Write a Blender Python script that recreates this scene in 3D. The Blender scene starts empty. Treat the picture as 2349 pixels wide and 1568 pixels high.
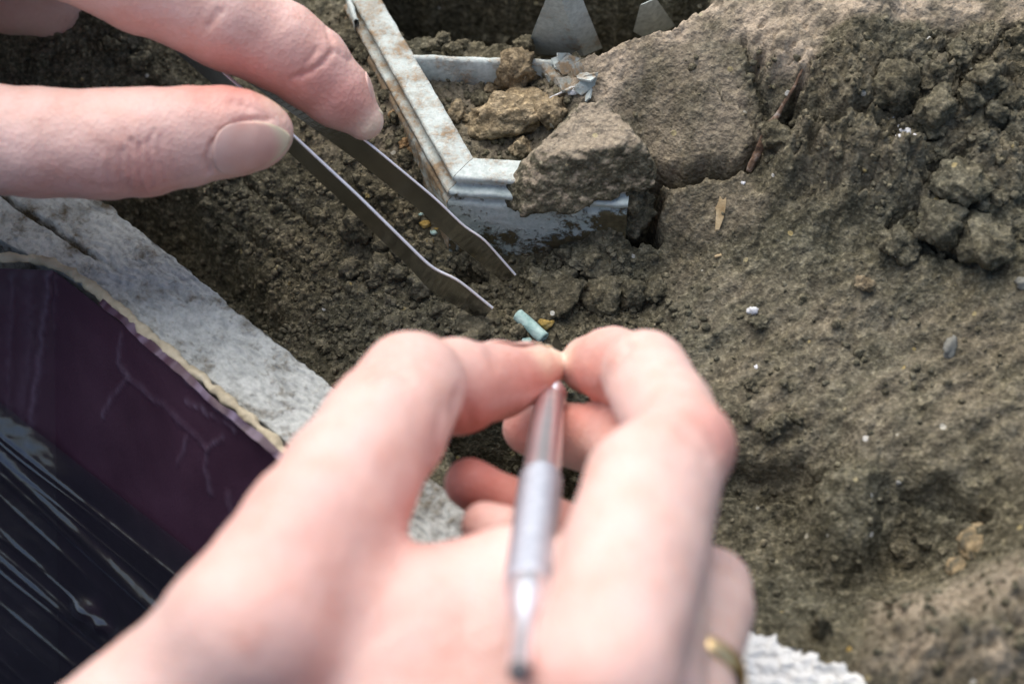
import bpy, math, random
import numpy as np
from mathutils import Vector, Matrix

# ------------------------------------------------------------------ camera, sky, sun, exposure
S = bpy.context.scene
C = S.collection
PITCH = math.radians(50.0)
DIST = 38.0                     # cm from the lens to the point in the middle of the picture
CAM = np.array([0.0, -DIST * math.cos(PITCH), DIST * math.sin(PITCH)])
cam = bpy.data.cameras.new('camera')
cam.lens = 70.0
cam.sensor_width = 36.0
cam.clip_start = 0.01
cam.clip_end = 100.0
cam.dof.use_dof = True
cam.dof.focus_distance = 0.388
cam.dof.aperture_fstop = 12.5
cam_o = bpy.data.objects.new('camera', cam)
cam_o.location = CAM * 0.01
cam_o.rotation_euler = (math.pi / 2 - PITCH, 0, 0)
C.objects.link(cam_o)
S.camera = cam_o

SUN_EL, SUN_AZ = math.radians(59), math.radians(-24)      # azimuth from +Y (far side), negative = to the left
w = bpy.data.worlds.new('World')
S.world = w
w.use_nodes = True
nt = w.node_tree
sky = nt.nodes.new('ShaderNodeTexSky')
sky.sky_type = 'NISHITA'
sky.sun_disc = False
sky.sun_elevation = SUN_EL
sky.sun_rotation = SUN_AZ
sky.air_density = 1.0
sky.dust_density = 4.0
sky.ozone_density = 1.0
nt.links.new(sky.outputs[0], nt.nodes['Background'].inputs[0])
nt.nodes['Background'].inputs[1].default_value = 0.078

sun = bpy.data.lights.new('sun', 'SUN')
sun.energy = 1.45
sun.angle = math.radians(85)
sun.color = (1.0, 0.98, 0.945)
sun_o = bpy.data.objects.new('sun', sun)
sd = Vector((math.sin(SUN_AZ) * math.cos(SUN_EL), math.cos(SUN_AZ) * math.cos(SUN_EL), math.sin(SUN_EL)))
sun_o.rotation_euler = sd.to_track_quat('Z', 'Y').to_euler()
sun_o.location = sd * 2
C.objects.link(sun_o)

S.view_settings.view_transform = 'Standard'
S.view_settings.look = 'None'
S.view_settings.exposure = 1.18
S.view_settings.gamma = 1.0
S.render.engine = 'CYCLES'
S.cycles.use_denoising = True
S.cycles.max_bounces = 8
S.cycles.transparent_max_bounces = 12

# ------------------------------------------------------------------ helpers (all lengths in cm, meshes are written in metres)
rnd = random.Random(7)
rng = np.random.default_rng(11)
FWD = np.array([0, math.cos(PITCH), -math.sin(PITCH)])
UP = np.array([0, math.sin(PITCH), math.cos(PITCH)])
RT = np.array([1.0, 0, 0])
FPX = 2349 / 36 * 70


def ray(u, v):
    return FWD + (u - 1174.5) / FPX * RT + (784 - v) / FPX * UP


def D(u, v, d):
    return CAM + d * ray(u, v)


def P(u, v, z):
    r = ray(u, v)
    return CAM + r * ((z - CAM[2]) / r[2])


def toP(X):
    q = X - CAM
    d = q @ FWD
    return 1174.5 + FPX * (q @ RT) / d, 784 - FPX * (q @ UP) / d, d


def unit(a):
    a = np.asarray(a, float)
    return a / np.linalg.norm(a)


def mesh_from(name, V, F, smooth=True):
    """V (n,3) in cm, F list of face arrays or one (m,k) array."""
    me = bpy.data.meshes.new(name)
    V = np.ascontiguousarray(np.asarray(V, np.float32) * 0.01)
    if isinstance(F, np.ndarray):
        k = F.shape[1]
        m = F.shape[0]
        me.vertices.add(len(V))
        me.vertices.foreach_set('co', V.ravel())
        me.loops.add(m * k)
        me.loops.foreach_set('vertex_index', np.ascontiguousarray(F, np.int32).ravel())
        me.polygons.add(m)
        me.polygons.foreach_set('loop_start', np.arange(0, m * k, k, dtype=np.int32))
        if smooth:
            me.polygons.foreach_set('use_smooth', np.ones(m, bool))
        me.update(calc_edges=True)
    else:
        me.from_pydata([tuple(map(float, p)) for p in V], [], [tuple(map(int, f)) for f in F])
        if smooth:
            me.polygons.foreach_set('use_smooth', np.ones(len(me.polygons), bool))
        me.update()
    me.validate()
    return me


def attr(me, name, vals):
    a = me.attributes.new(name, 'FLOAT', 'POINT')
    a.data.foreach_set('value', np.ascontiguousarray(vals, np.float32))


def obj(name, me, mat=None, parent=None):
    o = bpy.data.objects.new(name, me)
    C.objects.link(o)
    if mat is not None and me is not None:
        if not me.materials:
            me.materials.append(mat)
    if parent is not None:
        o.parent = parent
    return o


def tag(o, label=None, cat=None, group=None, kind=None):
    if label:
        o['label'] = label
    if cat:
        o['category'] = cat
    if group:
        o['group'] = group
    if kind:
        o['kind'] = kind
    return o


def thing(name, label, cat, group=None):
    return tag(obj(name, None), label, cat, group)


# ---- noise
def _hash(ix, iy, iz, seed):
    h = (ix.astype(np.uint32) * np.uint32(374761393) + iy.astype(np.uint32) * np.uint32(668265263)
         + iz.astype(np.uint32) * np.uint32(2147483647 - 58) + np.uint32((seed * 974634777) & 0xffffffff))
    h = (h ^ (h >> np.uint32(13))) * np.uint32(1274126177)
    h = (h ^ (h >> np.uint32(16))) * np.uint32(2246822519)
    h = h ^ (h >> np.uint32(15))
    return h.astype(np.float32) / np.float32(4294967295.0)


def noise2(x, y, seed=0):
    x = np.asarray(x, np.float32); y = np.asarray(y, np.float32)
    ix = np.floor(x).astype(np.int64); iy = np.floor(y).astype(np.int64)
    fx = x - ix; fy = y - iy
    z0 = np.zeros_like(ix)
    ux = fx * fx * fx * (fx * (fx * 6 - 15) + 10); uy = fy * fy * fy * (fy * (fy * 6 - 15) + 10)

    def g(dx, dy):
        a = _hash(ix + dx, iy + dy, z0, seed) * (2 * math.pi)
        return np.cos(a) * (fx - dx) + np.sin(a) * (fy - dy)
    a = g(0, 0); b = g(1, 0); c = g(0, 1); d = g(1, 1)
    return 1.5 * ((a + (b - a) * ux) * (1 - uy) + (c + (d - c) * ux) * uy)


def fbm2(x, y, oct=4, seed=0, gain=0.5):
    s = 0; a = 1.0
    for i in range(oct):
        s = s + a * noise2(x * 2 ** i + i * 17.3, y * 2 ** i - i * 9.1, seed + i)
        a *= gain
    return s


def noise3(X, seed=0):
    X = np.asarray(X, np.float32)
    I = np.floor(X).astype(np.int64)
    f = X - I
    u = f * f * (3 - 2 * f)
    r = 0
    for dx in (0, 1):
        wx = u[:, 0] if dx else 1 - u[:, 0]
        for dy in (0, 1):
            wy = u[:, 1] if dy else 1 - u[:, 1]
            for dz in (0, 1):
                wz = u[:, 2] if dz else 1 - u[:, 2]
                r = r + wx * wy * wz * _hash(I[:, 0] + dx, I[:, 1] + dy, I[:, 2] + dz, seed)
    return r * 2 - 1


def fbm3(X, oct=4, seed=0, gain=0.5):
    s = 0; a = 1.0
    for i in range(oct):
        s = s + a * noise3(X * 2.03 ** i + i * 7.7, seed + i)
        a *= gain
    return s


def cells2(x, y, seed=0):
    """cellular noise: distance to the nearest point, second nearest, id of the nearest"""
    ix = np.floor(x).astype(np.int64); iy = np.floor(y).astype(np.int64)
    f1 = np.full(x.shape, 9.0, np.float32); f2 = f1.copy(); idn = np.zeros(x.shape, np.float32)
    z0 = np.zeros_like(ix)
    for dx in (-1, 0, 1):
        for dy in (-1, 0, 1):
            a = ix + dx; b = iy + dy
            px = a + _hash(a, b, z0, seed); py = b + _hash(a, b, z0 + 1, seed)
            d = np.hypot(x - px, y - py).astype(np.float32)
            c = d < f1
            f2 = np.where(c, f1, np.minimum(f2, d))
            idn = np.where(c, _hash(a, b, z0 + 2, seed), idn)
            f1 = np.where(c, d, f1)
    return f1, f2, idn


def sstep(a, b, x):
    if a > b:
        return 1 - sstep(b, a, x)
    t = np.clip((x - a) / (b - a), 0, 1)
    return t * t * (3 - 2 * t)


def seg_dist(x, y, pts):
    d = np.full(np.shape(x), 1e9, np.float32)
    for (ax, ay), (bx, by) in zip(pts[:-1], pts[1:]):
        vx, vy = bx - ax, by - ay
        t = np.clip(((x - ax) * vx + (y - ay) * vy) / (vx * vx + vy * vy + 1e-12), 0, 1)
        d = np.minimum(d, np.hypot(x - ax - t * vx, y - ay - t * vy))
    return d


def poly_sd(x, y, pts):
    """signed distance to a polygon, negative inside"""
    d = seg_dist(x, y, list(pts) + [pts[0]])
    ins = np.zeros(np.shape(x), bool)
    n = len(pts)
    for i in range(n):
        (ax, ay), (bx, by) = pts[i], pts[(i + 1) % n]
        if ay == by:
            continue
        c = ((ay > y) != (by > y)) & (x < (bx - ax) * (y - ay) / (by - ay) + ax)
        ins ^= c
    return np.where(ins, -d, d)


# ---- surface nets
def surface_nets(F, org, h):
    nx, ny, nz = F.shape
    ins = F < 0
    cx, cy, cz = nx - 1, ny - 1, nz - 1
    ids = []; pos = []; quads = []
    base = []
    for ax in range(3):
        sl0 = [slice(None)] * 3; sl1 = [slice(None)] * 3
        sl0[ax] = slice(0, -1); sl1[ax] = slice(1, None)
        m = ins[tuple(sl0)] != ins[tuple(sl1)]
        I = np.argwhere(m)
        a = F[tuple(sl0)][m]; b = F[tuple(sl1)][m]
        t = a / (a - b)
        p = I.astype(np.float32).copy(); p[:, ax] += t
        o1, o2 = [k for k in range(3) if k != ax]
        cell4 = []
        for (s1, s2) in ((0, 0), (-1, 0), (-1, -1), (0, -1)):
            c = I.copy(); c[:, o1] += s1; c[:, o2] += s2
            cell4.append(c)
        ok = np.ones(len(I), bool)
        lim = (cx, cy, cz)
        for k in (o1, o2):
            ok &= (I[:, k] > 0) & (I[:, k] < lim[k])
        cid = [np.where(ok, c[:, 0] * cy * cz + c[:, 1] * cz + c[:, 2], 0) for c in cell4]
        for c in cid:
            ids.append(c[ok]); pos.append(p[ok])
        q = np.stack(cid, 1)[ok]
        flip = (a[ok] < 0)
        if ax == 1:
            flip = ~flip
        q[~flip] = q[~flip][:, ::-1]
        quads.append(q)
    ids = np.concatenate(ids); pos = np.concatenate(pos); quads = np.concatenate(quads)
    uniq, inv = np.unique(ids, return_inverse=True)
    cnt = np.bincount(inv)
    V = np.stack([np.bincount(inv, pos[:, k]) / cnt for k in range(3)], 1)
    Q = np.searchsorted(uniq, quads)
    return V * h + np.asarray(org), Q


def smin(a, b, k):
    h = np.clip(0.5 + 0.5 * (b - a) / k, 0, 1)
    return b + (a - b) * h - k * h * (1 - h)


def rcone(X, a, b, ra, rb):
    ab = b - a
    t = np.clip(((X - a) @ ab) / (ab @ ab + 1e-9), 0, 1)
    q = X - a - t[:, None] * ab
    return np.sqrt((q * q).sum(1)) - (ra + (rb - ra) * t)


def chain(X, pts, k=0.25):
    d = None
    for (a, ra), (b, rb) in zip(pts[:-1], pts[1:]):
        e = rcone(X, a, b, ra, rb)
        d = e if d is None else smin(d, e, k)
    return d


def J(u, v, d, rpx):
    return (D(u, v, d).astype(np.float32), rpx * d / FPX)


def sdf_mesh(sdf, lo, hi, h):
    n = [int(math.ceil((hi[k] - lo[k]) / h)) + 1 for k in range(3)]
    xs = [np.arange(n[k], dtype=np.float32) * h + lo[k] for k in range(3)]
    # coarse pass to skip empty space
    st = 6
    cxs = [np.arange(0, n[k] + st, st) for k in range(3)]
    G = np.stack(np.meshgrid(*[c * h + lo[k] for k, c in enumerate(cxs)], indexing='ij'), -1).reshape(-1, 3).astype(np.float32)
    cd = sdf(G).reshape([len(c) for c in cxs])
    F = np.empty(n, np.float32)
    R = st * h * 1.1
    near = np.abs(cd) < R + 0.25
    big = np.repeat(np.repeat(np.repeat(cd, st, 0), st, 1), st, 2)
    nb = np.repeat(np.repeat(np.repeat(near, st, 0), st, 1), st, 2)
    # centre the coarse cells on their samples
    o = st // 2
    F[:] = big[o:o + n[0], o:o + n[1], o:o + n[2]]
    M = nb[o:o + n[0], o:o + n[1], o:o + n[2]]
    I = np.argwhere(M)
    X = (I * h + np.asarray(lo)).astype(np.float32)
    out = np.empty(len(X), np.float32)
    for s in range(0, len(X), 400000):
        out[s:s + 400000] = sdf(X[s:s + 400000])
    F[M] = out
    return surface_nets(F, lo, h)


def sdf_grad(sdf, X, e=0.03):
    g = []
    for k in range(3):
        dX = np.zeros(3, np.float32); dX[k] = e
        g.append(sdf(X + dX) - sdf(X - dX))
    g = np.stack(g, 1)
    return g / (np.linalg.norm(g, axis=1, keepdims=True) + 1e-9)


# ------------------------------------------------------------------ materials
def new_mat(name):
    m = bpy.data.materials.new(name)
    m.use_nodes = True
    n = m.node_tree
    b = n.nodes['Principled BSDF']
    return m, n, b


def N(nt, typ, **kw):
    n = nt.nodes.new(typ)
    for k, v in kw.items():
        if k.startswith('i_'):
            n.inputs[k[2:].replace('_', ' ')].default_value = v
        else:
            setattr(n, k, v)
    return n


def ramp(nt, fac, stops):
    r = nt.nodes.new('ShaderNodeValToRGB')
    e = r.color_ramp.elements
    while len(e) < len(stops):
        e.new(0.5)
    for i, (p, c) in enumerate(stops):
        e[i].position = p
        e[i].color = (*c, 1) if len(c) == 3 else c
    nt.links.new(fac, r.inputs[0])
    return r.outputs[0]


def mixc(nt, fac, a, b, mode='MIX'):
    m = nt.nodes.new('ShaderNodeMix')
    m.data_type = 'RGBA'
    m.blend_type = mode
    for s, val in ((m.inputs[0], fac), (m.inputs[6], a), (m.inputs[7], b)):
        if isinstance(val, (int, float)):
            s.default_value = val
        elif isinstance(val, tuple):
            s.default_value = (*val, 1)
        else:
            nt.links.new(val, s)
    return m.outputs[2]


def noise_n(nt, co, scale, detail=4, rough=0.55, w=None):
    n = nt.nodes.new('ShaderNodeTexNoise')
    n.inputs['Scale'].default_value = scale
    n.inputs['Detail'].default_value = detail
    n.inputs['Roughness'].default_value = rough
    nt.links.new(co, n.inputs['Vector'])
    return n.outputs[0]


def math_n(nt, op, a, b=None, c=None):
    m = nt.nodes.new('ShaderNodeMath')
    m.operation = op
    for i, val in enumerate((a, b, c)):
        if val is None:
            continue
        if isinstance(val, (int, float)):
            m.inputs[i].default_value = val
        else:
            nt.links.new(val, m.inputs[i])
    return m.outputs[0]


def bump(nt, b, h, dist, strength=1.0, prev=None):
    n = nt.nodes.new('ShaderNodeBump')
    n.inputs['Strength'].default_value = strength
    n.inputs['Distance'].default_value = dist
    nt.links.new(h, n.inputs['Height'])
    if prev is not None:
        nt.links.new(prev, n.inputs['Normal'])
    nt.links.new(n.outputs[0], b.inputs['Normal'])
    return n.outputs[0]


def attr_n(nt, name):
    a = nt.nodes.new('ShaderNodeAttribute')
    a.attribute_name = name
    return a.outputs['Fac']


def soil_material(name, dark, mid, light, dry=None, local=False, specks=True):
    m, n, b = new_mat(name)
    tc = n.nodes.new('ShaderNodeTexCoord')
    if local:                       # same grain on scaled copies: work in world-size coordinates, shifted per object
        gm = n.nodes.new('ShaderNodeNewGeometry')
        co = gm.outputs['Position']
    else:
        co = tc.outputs['Object']
    big = noise_n(n, co, 45, 3)
    midn = noise_n(n, co, 260, 4, 0.6)
    fin = noise_n(n, co, 1100, 4, 0.65)
    c = ramp(n, midn, [(0.36, dark), (0.52, mid), (0.68, light)])
    c2 = ramp(n, fin, [(0.34, tuple(x * 0.5 for x in mid)), (0.5, mid), (0.66, tuple(min(1, x * 1.6) for x in light))])
    c = mixc(n, 0.48, c, c2)
    warm = ramp(n, big, [(0.35, (1.04, 1.0, 0.93)), (0.65, (0.97, 1.0, 1.0))])
    c = mixc(n, 1.0, c, warm, 'MULTIPLY')
    gc = n.nodes.new('ShaderNodeTexVoronoi')
    gc.inputs['Scale'].default_value = 900
    n.links.new(co, gc.inputs['Vector'])
    gs = n.nodes.new('ShaderNodeSeparateColor')
    n.links.new(gc.outputs['Color'], gs.inputs[0])
    c = mixc(n, 1.0, c, ramp(n, gs.outputs[0], [(0.0, (0.78, 0.78, 0.78)), (0.6, (1.0, 1.0, 1.0)), (1.0, (1.28, 1.26, 1.2))]), 'MULTIPLY')
    if local:
        oi = n.nodes.new('ShaderNodeObjectInfo')
        v = math_n(n, 'MULTIPLY_ADD', oi.outputs['Random'], 0.5, 0.78)
        vv = n.nodes.new('ShaderNodeCombineColor')
        for i in range(3):
            n.links.new(v, vv.inputs[i])
        c = mixc(n, 1.0, c, vv.outputs[0], 'MULTIPLY')
    if dry is not None:
        a = attr_n(n, 'dry')
        pale = ramp(n, fin, [(0.25, tuple(x * 0.55 for x in dry)), (0.5, dry), (0.75, tuple(min(1, x * 1.35) for x in dry))])
        c = mixc(n, a, c, pale)
    if specks:
        vo = n.nodes.new('ShaderNodeTexVoronoi')
        vo.inputs['Scale'].default_value = 380
        n.links.new(co, vo.inputs['Vector'])
        sp = n.nodes.new('ShaderNodeSeparateColor')
        n.links.new(vo.outputs['Color'], sp.inputs[0])
        hit = math_n(n, 'MULTIPLY', math_n(n, 'GREATER_THAN', sp.outputs[0], 0.94), math_n(n, 'LESS_THAN', vo.outputs['Distance'], 0.22))
        sc = ramp(n, sp.outputs[1], [(0.0, (0.34, 0.26, 0.10)), (0.6, (0.42, 0.37, 0.22)), (0.92, (0.6, 0.6, 0.56))])
        c = mixc(n, math_n(n, 'MULTIPLY', hit, 0.75), c, sc)
    n.links.new(c, b.inputs['Base Color'])
    b.inputs['Roughness'].default_value = 0.95
    b.inputs['Specular IOR Level'].default_value = 0.12
    gr_ = n.nodes.new('ShaderNodeTexVoronoi')
    gr_.inputs['Scale'].default_value = 620
    n.links.new(co, gr_.inputs['Vector'])
    gr2 = n.nodes.new('ShaderNodeTexVoronoi')
    gr2.inputs['Scale'].default_value = 1500
    n.links.new(co, gr2.inputs['Vector'])
    h = math_n(n, 'ADD', math_n(n, 'MULTIPLY', midn, 1.3), math_n(n, 'MULTIPLY', fin, 0.5))
    h = math_n(n, 'SUBTRACT', h, math_n(n, 'MULTIPLY', math_n(n, 'MULTIPLY', gr_.outputs['Distance'], midn), 0.9))
    h = math_n(n, 'SUBTRACT', h, math_n(n, 'MULTIPLY', gr2.outputs['Distance'], 0.22))
    bump(n, b, h, 0.00105, 1.0)
    return m


M_soil = soil_material('soil', (0.038, 0.035, 0.023), (0.098, 0.090, 0.062), (0.195, 0.178, 0.130), dry=(0.42, 0.345, 0.255))
M_clod = soil_material('clod_soil', (0.042, 0.038, 0.026), (0.102, 0.093, 0.065), (0.195, 0.176, 0.128), local=True)
M_orange = soil_material('orange_soil', (0.13, 0.085, 0.045), (0.26, 0.17, 0.09), (0.38, 0.26, 0.15), local=True)
M_buff = soil_material('buff_soil', (0.12, 0.094, 0.058), (0.25, 0.198, 0.128), (0.38, 0.31, 0.21), local=True)


def skin_material(name, base, red, pale, sss=0.25):
    m, n, b = new_mat(name)
    tc = n.nodes.new('ShaderNodeTexCoord')
    co = tc.outputs['Object']
    mott = noise_n(n, co, 130, 4, 0.6)
    fine = noise_n(n, co, 900, 3, 0.6)
    c = ramp(n, mott, [(0.3, tuple(x * y for x, y in zip(base, (0.95, 0.84, 0.80)))), (0.5, base), (0.72, tuple(min(1, x * y) for x, y in zip(base, (1.03, 1.07, 1.10))))])
    c = mixc(n, attr_n(n, 'red'), c, red)
    c = mixc(n, attr_n(n, 'pale'), c, pale)
    c = mixc(n, 0.06, c, ramp(n, fine, [(0.35, (0.4, 0.2, 0.16)), (0.65, (0.85, 0.65, 0.58))]))
    n.links.new(c, b.inputs['Base Color'])
    b.inputs['Roughness'].default_value = 0.48
    b.inputs['Specular IOR Level'].default_value = 0.35
    b.inputs['Subsurface Weight'].default_value = sss
    b.inputs['Subsurface Radius'].default_value = (1.0, 0.35, 0.2)
    b.inputs['Subsurface Scale'].default_value = 0.0035
    vo = n.nodes.new('ShaderNodeTexVoronoi')
    vo.inputs['Scale'].default_value = 1300
    n.links.new(co, vo.inputs['Vector'])
    h = math_n(n, 'ADD', math_n(n, 'MULTIPLY', vo.outputs['Distance'], 0.6), noise_n(n, co, 420, 4, 0.6))
    bump(n, b, h, 0.00022, 0.7)
    return m


M_skin = skin_material('skin', (0.71, 0.478, 0.415), (0.60, 0.175, 0.13), (0.82, 0.70, 0.50))


def simple(name, col, rough=0.5, metal=0.0, spec=0.5):
    m, n, b = new_mat(name)
    b.inputs['Base Color'].default_value = (*col, 1)
    b.inputs['Roughness'].default_value = rough
    b.inputs['Metallic'].default_value = metal
    b.inputs['Specular IOR Level'].default_value = spec
    return m


def varied(name, stops, scale, rough=0.7, bdist=0.0003, bscale=None, metal=0.0, spec=0.4, detail=5):
    m, n, b = new_mat(name)
    tc = n.nodes.new('ShaderNodeTexCoord')
    co = tc.outputs['Object']
    c = ramp(n, noise_n(n, co, scale, detail, 0.62), stops)
    n.links.new(c, b.inputs['Base Color'])
    b.inputs['Roughness'].default_value = rough
    b.inputs['Metallic'].default_value = metal
    b.inputs['Specular IOR Level'].default_value = spec
    if bdist:
        bump(n, b, noise_n(n, co, bscale or scale * 3, 5, 0.6), bdist, 0.8)
    return m


M_nail, n_, b_ = new_mat('nail')
tc_ = n_.nodes.new('ShaderNodeTexCoord')
c_ = ramp(n_, noise_n(n_, tc_.outputs['Object'], 160, 3), [(0.3, (0.64, 0.36, 0.30)), (0.7, (0.72, 0.46, 0.39))])
c_ = mixc(n_, math_n(n_, 'MULTIPLY', attr_n(n_, 'lunula'), 0.22), c_, (0.78, 0.66, 0.62))
c_ = mixc(n_, math_n(n_, 'MULTIPLY', attr_n(n_, 'edge'), 0.9), c_, (0.74, 0.66, 0.47))
n_.links.new(c_, b_.inputs['Base Color'])
b_.inputs['Roughness'].default_value = 0.36
b_.inputs['Specular IOR Level'].default_value = 0.3
b_.inputs['Subsurface Weight'].default_value = 0.15
b_.inputs['Subsurface Radius'].default_value = (1.0, 0.4, 0.25)
b_.inputs['Subsurface Scale'].default_value = 0.003
M_nailtip = simple('nail_tip', (0.74, 0.63, 0.46), 0.35)
M_steel = varied('brushed_steel', [(0.3, (0.42, 0.41, 0.40)), (0.7, (0.52, 0.51, 0.50))], 300, rough=0.14, bdist=0.00003, bscale=900, metal=1.0)
M_edge = varied('edge_glint', [(0.3, (0.80, 0.79, 0.80)), (0.7, (0.95, 0.94, 0.96))], 500, rough=0.55, bdist=0.00003, bscale=900, metal=1.0)  # pale colour puts the sky's glint on the arm edges
M_alu = varied('aluminium', [(0.3, (0.80, 0.81, 0.86)), (0.7, (0.90, 0.91, 0.95))], 300, rough=0.36, bdist=0.00002, metal=1.0)
M_grip = varied('knurled_aluminium', [(0.3, (0.50, 0.53, 0.60)), (0.7, (0.74, 0.77, 0.84))], 700, rough=0.42, bdist=0.0003, metal=0.85)
M_dark = simple('end_shade', (0.10, 0.095, 0.10), 0.55)  # shade colour for the end of the scalpel's tail
M_gold = simple('gold', (0.86, 0.60, 0.30), 0.30, 1.0)
M_bead = varied('turquoise_glaze', [(0.30, (0.22, 0.36, 0.33)), (0.5, (0.36, 0.52, 0.48)), (0.75, (0.52, 0.66, 0.61))], 420, rough=0.75, bdist=0.0003)
M_ochre = varied('ochre_flake', [(0.3, (0.20, 0.13, 0.03)), (0.55, (0.42, 0.29, 0.08)), (0.8, (0.6, 0.5, 0.3))], 500, rough=0.9, bdist=0.0004)
M_straw = varied('straw', [(0.3, (0.30, 0.20, 0.09)), (0.6, (0.55, 0.42, 0.24)), (0.8, (0.65, 0.55, 0.38))], 350, rough=0.8, bdist=0.0003)
M_stalk = varied('dead_stalk', [(0.38, (0.05, 0.03, 0.018)), (0.52, (0.15, 0.09, 0.055)), (0.66, (0.34, 0.29, 0.24))], 420, rough=0.85, bdist=0.0004)
M_bone = varied('stained_bone', [(0.40, (0.09, 0.078, 0.05)), (0.52, (0.27, 0.20, 0.105)), (0.68, (0.46, 0.37, 0.23))], 260, rough=0.85, bdist=0.0008)
M_white = varied('white_fleck', [(0.3, (0.5, 0.5, 0.5)), (0.6, (0.85, 0.86, 0.87))], 500, rough=0.7, bdist=0.0003)
M_greystone = varied('grey_stone', [(0.3, (0.13, 0.13, 0.11)), (0.7, (0.24, 0.24, 0.21))], 300, rough=0.8, bdist=0.0003)


def stained(name, clean, clean2, stain, scale, lo, hi, bd, soil_attr=True, rough=0.8, fine=900):
    """pale material with brown soil clinging to it in patches"""
    m, n, b = new_mat(name)
    tc = n.nodes.new('ShaderNodeTexCoord')
    co = tc.outputs['Object']
    f1 = noise_n(n, co, scale, 6, 0.65)
    f2 = noise_n(n, co, fine, 4, 0.6)
    c = ramp(n, f2, [(0.32, clean2), (0.6, clean)])
    fac = math_n(n, 'ADD', f1, math_n(n, 'MULTIPLY', math_n(n, 'SUBTRACT', f2, 0.5), 0.55))
    if soil_attr:
        fac = math_n(n, 'ADD', fac, attr_n(n, 'soil'))
    k = ramp(n, fac, [(lo, (0, 0, 0)), (hi, (1, 1, 1))])
    if soil_attr:
        c = mixc(n, math_n(n, 'MULTIPLY', attr_n(n, 'fresh'), 0.85), c, (0.80, 0.80, 0.77))
    st = ramp(n, f2, [(0.3, tuple(x * 0.55 for x in stain)), (0.7, tuple(min(1, x * 1.3) for x in stain))])
    c = mixc(n, k, c, st)
    n.links.new(c, b.inputs['Base Color'])
    b.inputs['Roughness'].default_value = rough
    b.inputs['Specular IOR Level'].default_value = 0.25
    h = math_n(n, 'ADD', math_n(n, 'MULTIPLY', f2, 0.6), math_n(n, 'MULTIPLY', k, 0.9))
    bump(n, b, h, bd, 0.8)
    return m


M_plaster = stained('plaster', (0.51, 0.53, 0.50), (0.33, 0.345, 0.325), (0.12, 0.098, 0.062), 150, 0.49, 0.72, 0.0007, fine=700)
M_frame = stained('frame_white', (0.58, 0.635, 0.60), (0.40, 0.45, 0.42), (0.27, 0.20, 0.125), 140, 0.49, 0.72, 0.00025)
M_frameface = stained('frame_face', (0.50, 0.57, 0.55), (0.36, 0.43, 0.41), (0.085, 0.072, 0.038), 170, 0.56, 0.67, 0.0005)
M_beige = varied('torn_board', [(0.3, (0.33, 0.28, 0.19)), (0.55, (0.50, 0.44, 0.31)), (0.8, (0.62, 0.57, 0.45))], 160, rough=0.85, bdist=0.0006)

# purple board
M_purple, n_, b_ = new_mat('purple_plastic')
tc_ = n_.nodes.new('ShaderNodeTexCoord')
f_ = noise_n(n_, tc_.outputs['Object'], 60, 4)
g_ = noise_n(n_, tc_.outputs['Object'], 1500, 3)
c_ = ramp(n_, f_, [(0.3, (0.044, 0.018, 0.033)), (0.7, (0.068, 0.030, 0.052))])
c_ = mixc(n_, attr_n(n_, 'scuff'), c_, (0.24, 0.19, 0.27))
n_.links.new(c_, b_.inputs['Base Color'])
b_.inputs['Roughness'].default_value = 0.42
b_.inputs['Specular IOR Level'].default_value = 0.4
bump(n_, b_, g_, 0.0001, 0.5)

# clear film: a thin clear sheet that mirrors at grazing angles
M_film, n_, b_ = new_mat('clear_film')
out_ = n_.nodes['Material Output']
n_.nodes.remove(b_)
tr_ = N(n_, 'ShaderNodeBsdfTransparent')
tr_.inputs[0].default_value = (0.95, 0.96, 0.98, 1)
gl_ = N(n_, 'ShaderNodeBsdfGlossy')
gl_.inputs['Roughness'].default_value = 0.06
gl_.inputs['Color'].default_value = (0.92, 0.95, 1, 1)
fr_ = N(n_, 'ShaderNodeFresnel')
fr_.inputs[0].default_value = 1.6
fa_ = math_n(n_, 'MULTIPLY', fr_.outputs[0], 1.9)
mx_ = N(n_, 'ShaderNodeMixShader')
n_.links.new(fa_, mx_.inputs[0])
n_.links.new(tr_.outputs[0], mx_.inputs[1])
n_.links.new(gl_.outputs[0], mx_.inputs[2])
df_ = N(n_, 'ShaderNodeBsdfDiffuse')
df_.inputs[0].default_value = (0.55, 0.62, 0.72, 1)
mh_ = N(n_, 'ShaderNodeMixShader')
mh_.inputs[0].default_value = 0.02
n_.links.new(mx_.outputs[0], mh_.inputs[1])
n_.links.new(df_.outputs[0], mh_.inputs[2])
n_.links.new(mh_.outputs[0], out_.inputs[0])
tc_ = n_.nodes.new('ShaderNodeTexCoord')
bp_ = N(n_, 'ShaderNodeBump')
bp_.inputs['Distance'].default_value = 0.0008
n_.links.new(noise_n(n_, tc_.outputs['Object'], 70, 3), bp_.inputs['Height'])
n_.links.new(bp_.outputs[0], gl_.inputs['Normal'])

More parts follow.
